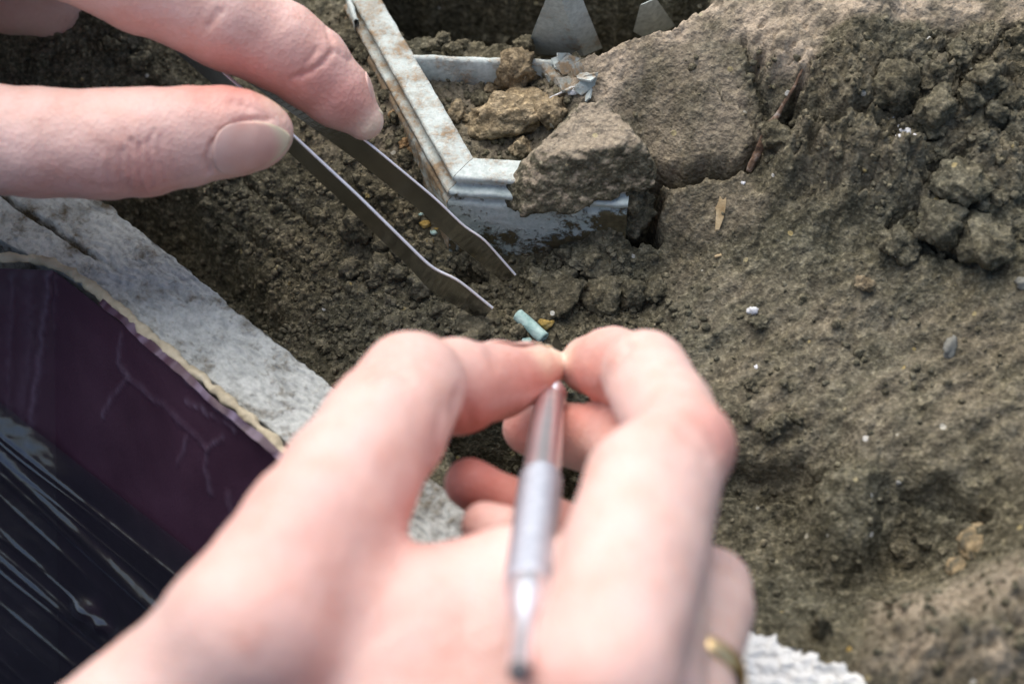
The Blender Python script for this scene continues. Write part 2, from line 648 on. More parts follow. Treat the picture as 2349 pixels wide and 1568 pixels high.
# ------------------------------------------------------------------ the soil surface
CTRL = [
    # trench floor
    (1150, 750, 0.0), (900, 650, -0.3), (700, 600, -0.6), (520, 560, -0.9), (420, 500, -1.0), (1300, 650, 0.2), (1300, 800, 0.0),
    (1000, 900, -0.3), (800, 820, -0.6), (640, 720, -0.8), (1100, 600, 0.0), (950, 480, 0.3), (760, 420, 0.3), (600, 450, -0.3),
    (900, 330, 1.0), (860, 210, 1.3), (800, 60, 1.3), (150, 150, 1.0), (50, 90, 1.2), (300, 130, 1.0), (450, 120, 0.9), (40, 180, 0.6),
    (-200, 150, 1.0), (1000, 420, 0.9), (960, 330, 1.2), (560, 500, -0.5), (480, 450, -0.3),
    # in the frame cell and behind it
    (1080, 260, 1.25), (1200, 230, 1.35), (1150, 320, 1.05), (1260, 290, 1.5), (1100, 100, 1.7), (1000, 95, 1.5), (1250, 110, 1.7),
    (1050, 170, 1.4), (1180, 160, 1.45), (1140, 380, 0.95),
    # under the small block, the hole, front of the frame
    (1350, 330, 1.6), (1400, 420, 0.8), (1300, 552, 0.45), (1380, 530, 0.8), (1430, 500, 1.0), (1430, 585, 0.35), (1200, 565, 0.12), (1480, 640, 0.25),
    # mound
    (1345, 190, 2.3), (1400, 120, 2.75), (1540, 80, 3.3), (1690, 85, 3.4), (1720, 10, 3.75), (1560, 30, 3.45), (1900, 10, 3.95), (2100, 0, 4.05), (2320, -30, 4.2), (2600, 50, 4.2),
    (1900, -80, 4.0), (2200, -100, 4.2), (1420, 240, 2.2), (1560, 250, 2.45), (1680, 260, 2.55), (1520, 400, 1.6), (1640, 385, 1.8), (1720, 370, 1.95),
    (1530, 450, 1.35), (1640, 440, 1.55), (1740, 440, 1.75), (1560, 560, 0.75), (1700, 600, 1.0),
    (1800, 200, 3.1), (1820, 450, 2.0), (1920, 300, 2.9), (2000, 420, 2.4), (2080, 160, 3.4), (2280, 180, 3.6), (2180, 330, 3.0), (2320, 420, 2.8), (2100, 480, 2.2),
    (2260, 600, 2.0), (2000, 620, 1.6), (1850, 650, 1.3), (2000, 800, 1.0), (2300, 800, 1.5), (1700, 800, 0.5), (1560, 760, 0.3), (1700, 960, 0.3), (1840, 960, 0.45), (2000, 1000, 0.75),
    (2300, 1000, 1.3), (2600, 800, 2.0), (2600, 1300, 1.8),
    # hollow at lower right
    (1720, 1090, -0.3), (1800, 1200, -0.7), (1900, 1330, -0.6), (2000, 1090, 0.55), (2170, 1090, 0.85), (2060, 1230, -0.25), (2160, 1250, -0.1), (2000, 1370, -0.4),
    (1750, 1400, -0.5), (2260, 1200, 0.6), (2330, 1300, 0.9), (2200, 1370, 0.35), (2060, 1430, 0.25), (2300, 1440, 1.1), (2180, 1500, 0.9), (1900, 1490, -0.2), (1990, 1540, 0.3), (2340, 1540, 1.0),
    (1500, 1200, -0.2), (1500, 1500, -0.8), (1200, 1200, -0.6), (1000, 1100, -0.8), (1000, 1500, -1.2), (600, 1100, -1.2), (200, 800, -1.4), (200, 1200, -1.5), (-200, 600, -1.5), (300, 1600, -1.5), (2100, 1700, 0.4), (1500, 1750, -0.8),
]
cp = np.array([P(*c) for c in CTRL])
cxy, cz = cp[:, :2], cp[:, 2]


def tps_phi(r2):
    return 0.5 * r2 * np.log(r2 + 1e-9)


nC = len(cxy)
K = tps_phi(((cxy[:, None] - cxy[None]) ** 2).sum(-1)) + np.eye(nC) * 0.25
A_ = np.zeros((nC + 3, nC + 3))
A_[:nC, :nC] = K
A_[:nC, nC] = 1; A_[:nC, nC + 1:] = cxy
A_[nC, :nC] = 1; A_[nC + 1:, :nC] = cxy.T
sol = np.linalg.solve(A_, np.concatenate([cz, np.zeros(3)]))
GS = 0.042
X0, X1, Y0, Y1 = -14.0, 14.0, -13.5, 14.5
gx = np.arange(X0, X1, GS, dtype=np.float32)
gy = np.arange(Y0, Y1, GS, dtype=np.float32)
GX, GY = np.meshgrid(gx, gy, indexing='xy')
sx, sy = GX[::6, ::6], GY[::6, ::6]        # the smooth part on a coarse grid, then interpolated
hs = np.full(sx.shape, sol[nC]) + sol[nC + 1] * sx + sol[nC + 2] * sy
for i in range(nC):
    hs = hs + sol[i] * tps_phi((sx - cxy[i, 0]) ** 2 + (sy - cxy[i, 1]) ** 2)


def upsample(a, nyy, nxx, st):
    iy = np.minimum(np.arange(nyy) / st, a.shape[0] - 1.0001); ix = np.minimum(np.arange(nxx) / st, a.shape[1] - 1.0001)
    y0 = iy.astype(int); x0 = ix.astype(int); fy = (iy - y0)[:, None]; fx = (ix - x0)[None]
    return (a[y0][:, x0] * (1 - fy) + a[y0 + 1][:, x0] * fy) * (1 - fx) + (a[y0][:, x0 + 1] * (1 - fy) + a[y0 + 1][:, x0 + 1] * fy) * fx


HZ = upsample(np.clip(hs, -3.0, 6.0), len(gy), len(gx), 6).astype(np.float32)
BASE = HZ.copy()


def h_at(x, y, H=None):
    H = HZ if H is None else H
    ix = np.clip((np.asarray(x) - X0) / GS, 0, len(gx) - 1.001); iy = np.clip((np.asarray(y) - Y0) / GS, 0, len(gy) - 1.001)
    a = ix.astype(int); b = iy.astype(int); fx = ix - a; fy = iy - b
    return (H[b, a] * (1 - fx) + H[b, a + 1] * fx) * (1 - fy) + (H[b + 1, a] * (1 - fx) + H[b + 1, a + 1] * fx) * fy


def G(u, v, H=None):
    """the point of the soil surface that a line of sight through this spot meets"""
    r = ray(u, v)
    d = np.arange(26, 62, 0.05)
    X = CAM[None] + d[:, None] * r
    below = X[:, 2] < h_at(X[:, 0], X[:, 1], H)
    i = int(np.argmax(below)) if below.any() else len(d) - 1
    return X[i]


def Gxy(pts):
    return [tuple(G(u, v, BASE)[:2]) for (u, v) in pts]


# warp so that edges and cracks run unevenly
WX = GX + 0.10 * fbm2(GX * 1.6, GY * 1.6, 3, 3) + 0.03 * noise2(GX * 9, GY * 9, 5)
WY = GY + 0.10 * fbm2(GX * 1.6 + 40, GY * 1.6, 3, 4) + 0.03 * noise2(GX * 9, GY * 9 + 30, 6)


def region(pts, w0, w1=None):
    """1 inside a polygon given on the photograph and dropped on the soil, 0 outside, soft over w0 (cm)"""
    sd_ = poly_sd(WX, WY, Gxy(pts))
    return 1 - sstep(-w0, w0 if w1 is None else w1, sd_)


trench = region([(250, 380), (700, 380), (1000, 430), (1060, 560), (1440, 560), (1520, 640), (1600, 780), (1450, 1000), (800, 1000), (380, 640)], 0.6)
leftpatch = region([(-300, 60), (330, 60), (480, 220), (-300, 240)], 0.4)
nearframe = region([(760, 30), (870, 90), (1040, 420), (900, 430), (700, 330), (720, 150)], 0.3)
celld = region([(940, 130), (1270, 140), (1350, 330), (1090, 370)], 0.3)
slope = region([(1520, 560), (1900, 640), (2400, 680), (2450, 1060), (1980, 1090), (1680, 1040), (1560, 780)], 0.6)
slabface = region([(1395, 265), (1450, 190), (1545, 95), (1680, 92), (1715, 200), (1745, 300), (1720, 375), (1530, 405), (1500, 400), (1420, 280)], 0.22)
lowblock = region([(1510, 425), (1600, 415), (1720, 400), (1770, 470), (1740, 540), (1600, 560), (1510, 545)], 0.15)
rough_top = region([(1700, 60), (1850, 130), (2349, 30), (2400, 450), (2150, 480), (1850, 460), (1740, 360)], 0.4)
dusty = region([(1290, 210), (1340, 130), (1500, 60), (1640, -60), (2400, -60), (2340, 40), (1900, 60), (1850, 200), (1780, 180), (1700, 95), (1545, 95), (1450, 190), (1395, 262), (1330, 235)], 0.16)
ridge = region([(2000, 1400), (2349, 1300), (2420, 1600), (1950, 1600), (2000, 1500)], 0.35)
hollow = region([(1640, 1060), (1900, 1080), (2010, 1120), (2030, 1330), (2250, 1360), (2000, 1430), (1700, 1440)], 0.35)

# broad unevenness
HZ += 0.10 * fbm2(GX * 0.9, GY * 0.9, 3, 21) * (1 - 0.5 * slabface)
HZ += 0.055 * fbm2(GX * 3.1, GY * 3.1, 3, 31) * (1 - 0.75 * slabface)
# lumpy broken soil: rounded cells of three sizes
for sc, amp, msk, sd_ in ((1.25, 0.27, np.clip(rough_top * 0.9 + ridge * 0.7, 0, 1), 40), (2.1, 0.30, np.clip(rough_top * 0.9 + ridge * 0.8 + nearframe * 0.3, 0, 1), 41),
                          (3.6, 0.14, np.clip(trench * 0.8 + rough_top + ridge + nearframe * 0.6 + celld * 0.6 + leftpatch * 0.5 + 0.12, 0, 1), 42),
                          (7.5, 0.085, np.clip(trench + rough_top + nearframe + celld + leftpatch + ridge * 0.6 + 0.30 - slabface * 0.4, 0, 1), 43),
                          (15.0, 0.042, np.clip(trench + rough_top * 0.8 + nearframe + celld + leftpatch + 0.35 - slabface * 0.35, 0, 1), 44)):
    wx = GX * sc + 0.45 * noise2(GX * sc * 0.9, GY * sc * 0.9, sd_ + 100)
    wy = GY * sc + 0.45 * noise2(GX * sc * 0.9 + 50, GY * sc * 0.9, sd_ + 101)
    f1, f2, idn = cells2(wx, wy, sd_)
    pat = sstep(-0.25, 0.35, noise2(GX * sc * 0.22, GY * sc * 0.22, sd_ + 7))
    bumpf = np.sqrt(np.clip(1 - (f1 / 0.85) ** 2, 0, 1)) * (0.35 + 0.65 * idn) * sstep(0.0, 0.18, f2 - f1)
    HZ += (amp * msk * pat * (bumpf - 0.35)).astype(np.float32)
# fine grain
HZ += (0.042 * fbm2(GX * 7, GY * 7, 3, 51) + 0.034 * noise2(GX * 15, GY * 15, 55)) * (1 - 0.55 * slabface) * (1 - 0.78 * slope) * (1 - 0.4 * hollow) + 0.012 * noise2(GX * 11, GY * 11, 57)
HZ -= 0.10 * sstep(0.30, 0.65, fbm2(GX * 4.2, GY * 4.2, 2, 58)) * np.clip(rough_top + dusty * .6 + ridge + slope * 0.35, 0, 1)
# brush strokes across the right-hand slope
ca, sa = math.cos(math.radians(28)), math.sin(math.radians(28))
HZ += slope * 0.10 * fbm2((GX * ca + GY * sa) * 0.75, (-GX * sa + GY * ca) * 2.6, 3, 61)
HZ += hollow * 0.018 * np.sin(16 * (np.hypot(GX - 9.5, GY - 3.5) + 0.15 * fbm2(GX * 2, GY * 2, 2, 66))) * sstep(-0.2, 0.4, noise2(GX * 0.9, GY * 0.9, 67))
# pits in the rough upper face
HZ -= rough_top * 0.34 * sstep(0.24, 0.55, fbm2(GX * 1.15, GY * 1.35, 3, 71))


def crack(pts, width, depth, lip=0.0):
    d = seg_dist(WX, WY, Gxy(pts))
    w_ = width * (0.65 + 0.7 * (0.5 + 0.5 * noise2(GX * 2.4, GY * 2.4, 81)))
    return -depth * np.exp(-(d / w_) ** 4) + lip * np.exp(-((d - 2 * w_) / (1.5 * w_)) ** 2)


def lump(u, v, rpx, hgt, ru=1.0):
    g = G(u, v, BASE); r = rpx * ((g - CAM) @ FWD) / FPX
    d = np.hypot((GX - g[0]) / ru, (GY - g[1]) * 0.8) / r
    d = d + 0.28 * fbm2(GX * 1.3 + u, GY * 1.3, 3, 111)
    return hgt * np.clip(1 - d ** 2, 0, 1)


HZ -= 2.4 * region([(1030, 960), (1180, 930), (1400, 940), (1440, 1060), (1330, 1200), (1200, 1200), (1090, 1110)], 0.35)  # pit dug so the soil under the right hand goes dark
HZ -= 0.9 * region([(230, 430), (420, 470), (560, 610), (630, 740), (560, 740), (400, 610)], 0.35)  # soil sunk along the rim to deepen the shade under the left hand
HZ += lump(1960, 350, 100, 0.55) + lump(1830, 360, 62, 0.4) + lump(1900, 450, 60, 0.3) + lump(1780, 420, 40, 0.25) + lump(1860, 230, 60, 0.3) + lump(2080, 400, 70, 0.3)
HZ += lump(1940, 180, 90, 0.35) + lump(2120, 150, 80, 0.3) + lump(2010, 60, 90, 0.3) + lump(1800, 110, 70, 0.25) + lump(2270, 420, 80, 0.35) + lump(2120, 640, 60, 0.15)
HZ += lump(1925, 1215, 120, 0.50) + lump(1395, 548, 75, 0.45)
# smooth rounded lump marked with arcs in the hollow
lm_ = region([(1850, 1150), (1900, 1115), (1985, 1130), (2010, 1230), (1990, 1330), (1900, 1320), (1850, 1240)], 0.22)
gl_p = G(1925, 1215, BASE); gc_p = G(2060, 1010, BASE)
rad_ = np.hypot(GX - gc_p[0], (GY - gc_p[1]) * 0.9) + 0.05 * fbm2(GX * 2, GY * 2, 2, 122)
dome_ = 0.8 * np.clip(1 - (np.hypot(GX - gl_p[0], GY - gl_p[1]) / 1.25) ** 2, 0, 1)
stri_ = 0.022 * np.sin(rad_ * 26) + 0.035 * np.sin(rad_ * 11 + 1) + 0.012 * noise2(GX * 6, GY * 6, 123)
HZ = HZ * (1 - 0.85 * lm_) + (BASE + dome_ + stri_ + 0.1) * 0.85 * lm_
HZ += 0.45 * region([(1690, 1460), (1850, 1440), (2000, 1395), (2200, 1330), (2420, 1260), (2420, 1700), (1850, 1700)], 0.16)
HZ += lump(2130, 1480, 90, 0.35, 1.5) + lump(2290, 1400, 80, 0.4) + lump(2260, 1540, 90, 0.4) + lump(2000, 1550, 60, 0.2)
HZ += crack([(1490, 415), (1560, 412), (1620, 398), (1680, 396), (1722, 380)], 0.15, 1.4)
HZ += crack([(1722, 385), (1745, 330), (1790, 280), (1830, 200)], 0.09, 0.7)
HZ += crack([(1700, 95), (1740, 160), (1760, 240), (1770, 300)], 0.05, 0.25)
HZ += crack([(1770, 300), (1860, 290), (1940, 290), (2000, 265), (2060, 235)], 0.07, 0.5)
HZ += crack([(2040, 520), (2100, 470), (2140, 545), (2200, 590)], 0.05, 0.4)
HZ += crack([(2130, 250), (2210, 180), (2280, 120), (2320, 60)], 0.05, 0.35)
HZ += crack([(1640, 190), (1690, 240), (1740, 300)], 0.03, 0.12)
HZ += crack([(450, 480), (540, 520), (600, 560), (690, 620)], 0.04, 0.25)
HZ += crack([(560, 405), (660, 470), (730, 520)], 0.05, 0.3)
# dark hole between block and frame, undercut beside the lower block, gap under the tweezers
HZ -= 1.7 * region([(1435, 470), (1500, 425), (1512, 470), (1506, 545), (1440, 560), (1400, 520)], 0.12)
HZ -= 0.55 * region([(1040, 600), (1105, 610), (1110, 640), (1060, 650)], 0.10)
# hollow edges
HZ -= 0.45 * region([(1650, 1060), (1830, 1060), (1900, 1110), (1840, 1140), (1660, 1130)], 0.07)
HZ -= 0.36 * region([(2060, 1130), (2160, 1095), (2290, 1190), (2240, 1200), (2150, 1180)], 0.05)
HZ += lowblock * 0.16
# pit behind the frame, sunk so that the background falls dark
pit = region([(850, -60), (880, 0), (930, 72), (1200, 84), (1400, 92), (1530, 50), (1610, -5), (1640, -160), (850, -160)], 0.25)
HZ -= pit * 4.5
# under the plaster and the board: push the soil below them
HZ = np.where(GY < -13.5, HZ, HZ)

dryv = np.clip(0.95 * dusty + 0.40 * celld + 0.30 * nearframe + 0.62 * ridge + 0.16 * slope + 0.22 * lowblock + 0.40 * slabface + 0.12 * rough_top, 0, 1)
dryv = np.clip(dryv * (0.75 + 0.6 * fbm2(GX * 1.3, GY * 1.3, 3, 91)), 0, 1)
ny_, nx_ = GX.shape
V = np.stack([GX, GY, HZ], -1).reshape(-1, 3)
rimline = [(-330, 370), (-160, 430), (20, 520), (250, 650), (430, 790), (620, 930), (800, 1090), (930, 1200), (1130, 1350), (1380, 1480), (1600, 1560), (1800, 1620), (2000, 1680)]
rl = [tuple(P(u, v, 0.7)[:2]) for (u, v) in rimline]
out_sd = poly_sd(GX, GY, [(-30, rl[0][1])] + rl + [(rl[-1][0], -30), (-30, -30)])
HZ = np.where(out_sd < 0, -17 + 0.3 * HZ, HZ)
V = np.stack([GX, GY, HZ], -1).reshape(-1, 3)
ii = np.arange(ny_ * nx_).reshape(ny_, nx_)
Q = np.stack([ii[:-1, :-1], ii[:-1, 1:], ii[1:, 1:], ii[1:, :-1]], -1).reshape(-1, 4)
me = mesh_from('ground', V, Q)
attr(me, 'dry', dryv.ravel())
ground = tag(obj('ground', me, M_soil), kind='structure')

# the far side of the pit
nb = 160
bx, bz = np.meshgrid(np.linspace(-16, 16, nb), np.linspace(-9, 1.0, 60), indexing='xy')
by = 15.2 + 0.35 * fbm2(bx * 0.8, bz * 0.8, 4, 5) + 0.12 * (bz + 3)
ii = np.arange(bx.size).reshape(bx.shape)
Q = np.stack([ii[:-1, :-1], ii[:-1, 1:], ii[1:, 1:], ii[1:, :-1]], -1).reshape(-1, 4)
me = mesh_from('soil_bank', np.stack([bx, by, bz], -1).reshape(-1, 3), Q)
attr(me, 'dry', np.zeros(bx.size))
tag(obj('soil_bank', me, M_soil), kind='structure')


# ------------------------------------------------------------------ strips, sweeps and plates
def grid_mesh(name, Pts):
    a, b = Pts.shape[:2]
    ii = np.arange(a * b).reshape(a, b)
    Q = np.stack([ii[:-1, :-1], ii[1:, :-1], ii[1:, 1:], ii[:-1, 1:]], -1).reshape(-1, 4)
    return mesh_from(name, Pts.reshape(-1, 3), Q)


def resample(pts, n):
    pts = np.asarray(pts, float)
    s = np.concatenate([[0], np.cumsum(np.linalg.norm(np.diff(pts, axis=0), axis=1))])
    t = np.linspace(0, s[-1], n)
    return np.stack([np.interp(t, s, pts[:, k]) for k in range(pts.shape[1])], 1), t


def smooth_path(pts, n, it=30):
    p, _ = resample(pts, n)
    for _ in range(it):
        p[1:-1] = 0.5 * p[1:-1] + 0.25 * (p[:-2] + p[2:])
    return resample(p, n)


def prism(name, poly, thick, direction, mat, parent=None, bevel=0.0, rough=0.0, seed=0):
    """a plate: polygon (n,3) in cm given thickness along a direction"""
    poly = np.asarray(poly, float)
    d = unit(direction) * thick
    n = len(poly)
    V = np.concatenate([poly, poly + d])
    if rough:
        V = V + rough * np.stack([noise3(V * 3 + k * 11.0, seed + k) for k in range(3)], 1)
    F = [list(range(n))[::-1], list(range(n, 2 * n))] + [[i, (i + 1) % n, n + (i + 1) % n, n + i] for i in range(n)]
    me = mesh_from(name, V, F, smooth=False)
    o = obj(name, me, mat, parent)
    import bmesh
    bm = bmesh.new(); bm.from_mesh(me)
    bmesh.ops.recalc_face_normals(bm, faces=bm.faces)
    if bevel:
        bmesh.ops.bevel(bm, geom=bm.edges[:], offset=bevel * 0.01, segments=2, affect='EDGES', profile=0.6)
    bm.to_mesh(me); bm.free()
    return o


def tube_mesh(name, pts, radii, seg=16, cap=True, squash=None):
    pts = np.asarray(pts, float)
    n = len(pts)
    T = np.gradient(pts, axis=0)
    T /= np.linalg.norm(T, axis=1, keepdims=True)
    ref = np.array([0.3, 0.2, 1.0])
    A = np.cross(T, ref); A /= np.linalg.norm(A, axis=1, keepdims=True)
    B = np.cross(T, A)
    ph = np.linspace(0, 2 * math.pi, seg, endpoint=False)
    R = np.asarray(radii, float)[:, None, None]
    V = pts[:, None] + R * (np.cos(ph)[None, :, None] * A[:, None] + (squash or 1.0) * np.sin(ph)[None, :, None] * B[:, None])
    V = V.reshape(-1, 3)
    F = []
    for i in range(n - 1):
        for j in range(seg):
            F.append([i * seg + j, i * seg + (j + 1) % seg, (i + 1) * seg + (j + 1) % seg, (i + 1) * seg + j])
    if cap:
        F.append([j for j in range(seg)][::-1])
        F.append([(n - 1) * seg + j for j in range(seg)])
    me = mesh_from(name, V, F)
    return me


# ------------------------------------------------------------------ plaster rim
zR = 0.75
# line of its soil-side edge and of its outer edge, on the photograph at the rim's height
inn = [P(u, v, zR) for (u, v) in [(-160, 180), (60, 330), (232, 458), (400, 590), (560, 725), (775, 892), (900, 1015), (1050, 1150), (1250, 1300), (1470, 1375), (1660, 1425), (1800, 1468), (1900, 1515), (2020, 1555), (2240, 1640)]]
outr = [P(u, v, zR) for (u, v) in [(-420, 280), (-160, 440), (20, 560), (250, 690), (430, 830), (640, 1000), (790, 1130), (930, 1290), (1130, 1450), (1380, 1560), (1600, 1650), (1700, 1700), (1800, 1740), (1900, 1770), (2100, 1850)]]
ns = 620
ip, s_ = resample(inn, ns); op, _ = resample(outr, ns)
for _ in range(40):
    ip[1:-1] = .5 * ip[1:-1] + .25 * (ip[:-2] + ip[2:]); op[1:-1] = .5 * op[1:-1] + .25 * (op[:-2] + op[2:])
prof_t = np.concatenate([np.full(8, 0.0), np.linspace(0, 1, 70), np.full(8, 1.0)])
prof_z = np.concatenate([np.linspace(-2.0, -0.05, 8), np.zeros(70), np.linspace(-0.05, -2.0, 8)])
Tt, Ss = np.meshgrid(prof_t, s_, indexing='xy')
Pts = ip[:, None] * (1 - prof_t)[None, :, None] + op[:, None] * prof_t[None, :, None]
Pts[:, :, 2] += prof_z[None]
wid = np.linalg.norm(op - ip, axis=1)[:, None]
tw = Tt * wid
# ragged soil-side edge, layered papery surface, long groove
edge = 0.045 * fbm2(Ss * 2.2, Ss * 0 + 3, 4, 12, 0.6)
dirn = (op - ip) / wid
sidek = (1 - sstep(0.0, 0.5, Tt))[..., None]
Pts += dirn[:, None, :] * (edge[..., None] * sidek)
top = (prof_z == 0)[None, :] * np.ones_like(Tt)
lay = 0.05 * fbm2(Ss * 1.6, tw * 6.0 + 2 * noise2(Ss, tw, 8), 4, 15, 0.6) + 0.035 * (np.abs(noise2(Ss * 4, tw * 9, 18))) + 0.015 * noise2(Ss * 12, tw * 14, 19)
fade = sstep(0.0, 0.06, Tt) * 0.0 + 1
groove_t = 0.58 + 0.02 * noise2(Ss * 1.2, Ss * 0 + 1, 23)
gfade = 1 - sstep(5.2, 7.8, Ss)
gr = np.exp(-((Tt - groove_t) * wid / 0.055) ** 2) * gfade
Pts[:, :, 2] += top * (lay * 1.1 - 0.34 * gr)
Pts[:, :, 2] += top * (-0.06 * np.exp(-tw / 0.08))
# brown stained stretch where the far hand ends
px_, py_, _d = toP(Pts.reshape(-1, 3))
px_ = px_.reshape(Tt.shape); py_ = py_.reshape(Tt.shape)
soil_ = 0.10 * np.exp(-(((px_ - 720) / 130) ** 2 + ((py_ - 985) / 50) ** 2)) + 0.16 * np.exp(-(((px_ - 985) / 60) ** 2 + ((py_ - 1150) / 45) ** 2)) \
    + 0.30 * gr + 0.10 * np.exp(-(((px_ - 140) / 90) ** 2 + ((py_ - 470) / 60) ** 2)) - 0.16 * sstep(1500, 1650, px_) - 0.05 + 0.05 * (prof_z < -0.3)[None]
rag = sstep(1450, 1650, px_) * sidek[..., 0]
Pts += dirn[:, None, :] * (rag * 0.15 * fbm2(Ss * 3.5, tw * 2, 4, 29, .65))[..., None]
Pts[:, :, 2] += sstep(1450, 1650, px_) * top * 0.07 * fbm2(Ss * 4, tw * 5, 3, 28)
me = grid_mesh('plaster_rim', Pts)
attr(me, 'fresh', sstep(1450, 1650, px_).ravel())
attr(me, 'soil', soil_.ravel())
tag(obj('plaster_rim', me, M_plaster), 'rough white plaster rim with a long groove, edging the soil beside the purple board', 'plaster rim')

# ------------------------------------------------------------------ purple board with torn beige edge
zB = 0.85
tl = [P(u, v, zB) for (u, v) in [(-330, 590), (-160, 608), (0, 615), (122, 620)]]
trr = [P(u, v, zB) for (u, v) in [(122, 620), (200, 680), (330, 782), (450, 885), (560, 968), (660, 1045), (780, 1150), (930, 1300), (1100, 1460)]]
DOWN = unit(np.array([-0.10, -0.42, -1.0])) * 14.0
board = thing('purple_board', 'dark purple plastic board with creases, torn along its beige top edge', 'board')


def panel(top_pts, ns_, scuffs, name, seed):
    name_end = seed == 5
    tp, s1 = resample(top_pts, ns_)
    t1 = np.linspace(0, 1, 150) ** 1.15
    Pt = tp[:, None] + t1[None, :, None] * DOWN
    nrm = unit(np.cross(tp[-1] - tp[0], DOWN))
    if nrm[1] > 0:
        nrm = -nrm
    SS, TT = np.meshgrid(s1, t1 * np.linalg.norm(DOWN), indexing='ij')
    h = 0.05 * fbm2(SS * 0.5, TT * 0.35, 3, seed) * sstep(0, 0.8, TT) * (sstep(s1[-1], s1[-1] - 1.0, SS) if name_end else sstep(0, 1.0, SS))
    q = Pt.reshape(-1, 3)
    u_, v_, _ = toP(q)
    sc = np.zeros(len(q))
    for (pts, wpx, amp) in scuffs:
        d_ = seg_dist(u_ + 6 * noise2(u_ / 30, v_ / 30, 3), v_ + 6 * noise2(u_ / 30, v_ / 30, 4), pts)
        e = np.exp(-(d_ / wpx) ** 2)
        h += (0.03 * e).reshape(h.shape)
        sc = np.maximum(sc, amp * e * (0.55 + 0.45 * noise2(u_ / 12, v_ / 12, 9)))
    Pt = Pt + nrm * h[..., None]
    me = grid_mesh(name, Pt)
    attr(me, 'scuff', np.clip(sc, 0, 1))
    return obj(name, me, M_purple, board), nrm


_, NL = panel(tl, 150, [([(112, 630), (95, 800), (60, 1050)], 8, .35), ([(30, 640), (20, 900), (0, 1100)], 10, .14), ([(70, 640), (70, 800), (40, 1000)], 14, .14)], 'side_panel', 5)
SC = [([(280, 770), (268, 830), (290, 870)], 5, .35), ([(290, 870), (250, 920), (238, 955)], 4, .4), ([(290, 870), (340, 905), (400, 950)], 4, .3),
      ([(400, 950), (440, 985), (480, 1030)], 4, .25), ([(480, 1030), (512, 1000)], 4, .45), ([(480, 1030), (475, 1080), (485, 1130)], 5, .3), ([(435, 1000), (410, 1060)], 4, .35),
      ([(520, 1130), (530, 1180), (500, 1240)], 6, .2), ([(240, 690), (330, 770), (420, 850)], 6, .5), ([(430, 870), (520, 950), (610, 1020)], 5, .5), ([(430, 920), (500, 960), (540, 990)], 3, .6),
      ([(128, 640), (122, 760), (95, 960)], 5, .10)]
_, NB = panel(trr, 330, SC, 'side_panel', 6)
# torn edge: lumpy strip of the board's core
ep, es = smooth_path([P(u, v, zB + 0.03) for (u, v) in [(-330, 570), (-100, 585), (60, 592), (150, 610), (250, 690), (380, 800), (480, 880), (560, 950), (640, 1020), (760, 1125), (930, 1285)]], 420, 6)
er = 0.10 + 0.05 * fbm2(es * 1.4, es * 0 + 5, 3, 33) + 0.03 * noise2(es * 5, es * 0 + 2, 34)
me = tube_mesh('torn_edge', ep + 0.05 * np.stack([fbm2(es * 1.1, es * 0 + k, 3, 35 + k) for k in range(3)], 1), np.clip(er, 0.03, 0.3), 14, squash=0.8)
V_ = np.empty(len(me.vertices) * 3, np.float32); me.vertices.foreach_get('co', V_); V_ = V_.reshape(-1, 3) * 100
V_ += 0.05 * np.stack([fbm3(V_ * 4 + k * 9, 3, 40 + k) for k in range(3)], 1)
me.vertices.foreach_set('co', (V_ * 0.01).astype(np.float32).ravel())
obj('torn_edge', me, M_beige, board)
# thin purple skin peeling along the edge with white scuffs
pp, ps = smooth_path([P(u, v, zB + 0.10) for (u, v) in [(235, 690), (330, 772), (420, 850), (500, 925), (580, 990), (650, 1042)]], 160, 4)
me = grid_mesh('peeling_lip', np.stack([pp + np.array([0.07, 0.07, 0.02]) * (k - 1.0) + 0.05 * np.stack([fbm2(ps * 0.9, ps * 0 + j + k * .3, 3, 60 + j) for j in range(3)], 1) for k in (0, .7, 1.4)], 1))
attr(me, 'scuff', np.clip(np.repeat(0.12 + 0.9 * fbm2(ps * 2.2, ps * 0, 3, 77), 3), 0, 1))
obj('peeling_lip', me, M_purple, board)

# ------------------------------------------------------------------ clear film over the board
e1 = np.array([0.79, 0.613]); e2 = np.array([-0.613, 0.79])
na, nbb = 240, 760
aa, bb = np.meshgrid(np.linspace(-420, 1150, na), np.linspace(-25, 1000, nbb), indexing='ij')
uu = -20 + aa * e1[0] + bb * e2[0]; vv = 925 + aa * e1[1] + bb * e2[1]
p0 = trr[3]
rr = FWD + (uu[..., None] - 1174.5) / FPX * RT + (784 - vv[..., None]) / FPX * UP
tR = ((p0 - CAM) @ NB) / (rr @ NB)
tL = ((tl[2] - CAM) @ NL) / (rr @ NL)
kk_ = np.clip(0.5 + 0.5 * (tR - tL) / 0.8, 0, 1)
tt = tR + (tL - tR) * kk_ - 0.8 * kk_ * (1 - kk_)
FP = CAM + tt[..., None] * rr
hh = 0.13 + 0.07 * sstep(-25, 60, bb) + 0.03 * fbm2(aa / 420, bb / 110, 2, 5)
rr_ = random.Random(3)
for k in range(46):
    b0 = rr_.uniform(0, 880); dr = rr_.uniform(-0.05, 0.09); wd = rr_.choice([3, 3.5, 4, 5, 6, 26]); am = rr_.uniform(0.3, 1.0) * wd * (0.0048 if wd < 7 else 0.0012)
    a0 = rr_.uniform(-200, 500); al = rr_.uniform(200, 700)
    c = b0 + dr * (aa - 100) + 2.5 * noise2(aa / 200, aa * 0 + k, 50 + k)
    hh = hh + am * np.exp(-((bb - c) / wd) ** 2) * np.exp(-((aa - a0) / al) ** 2)
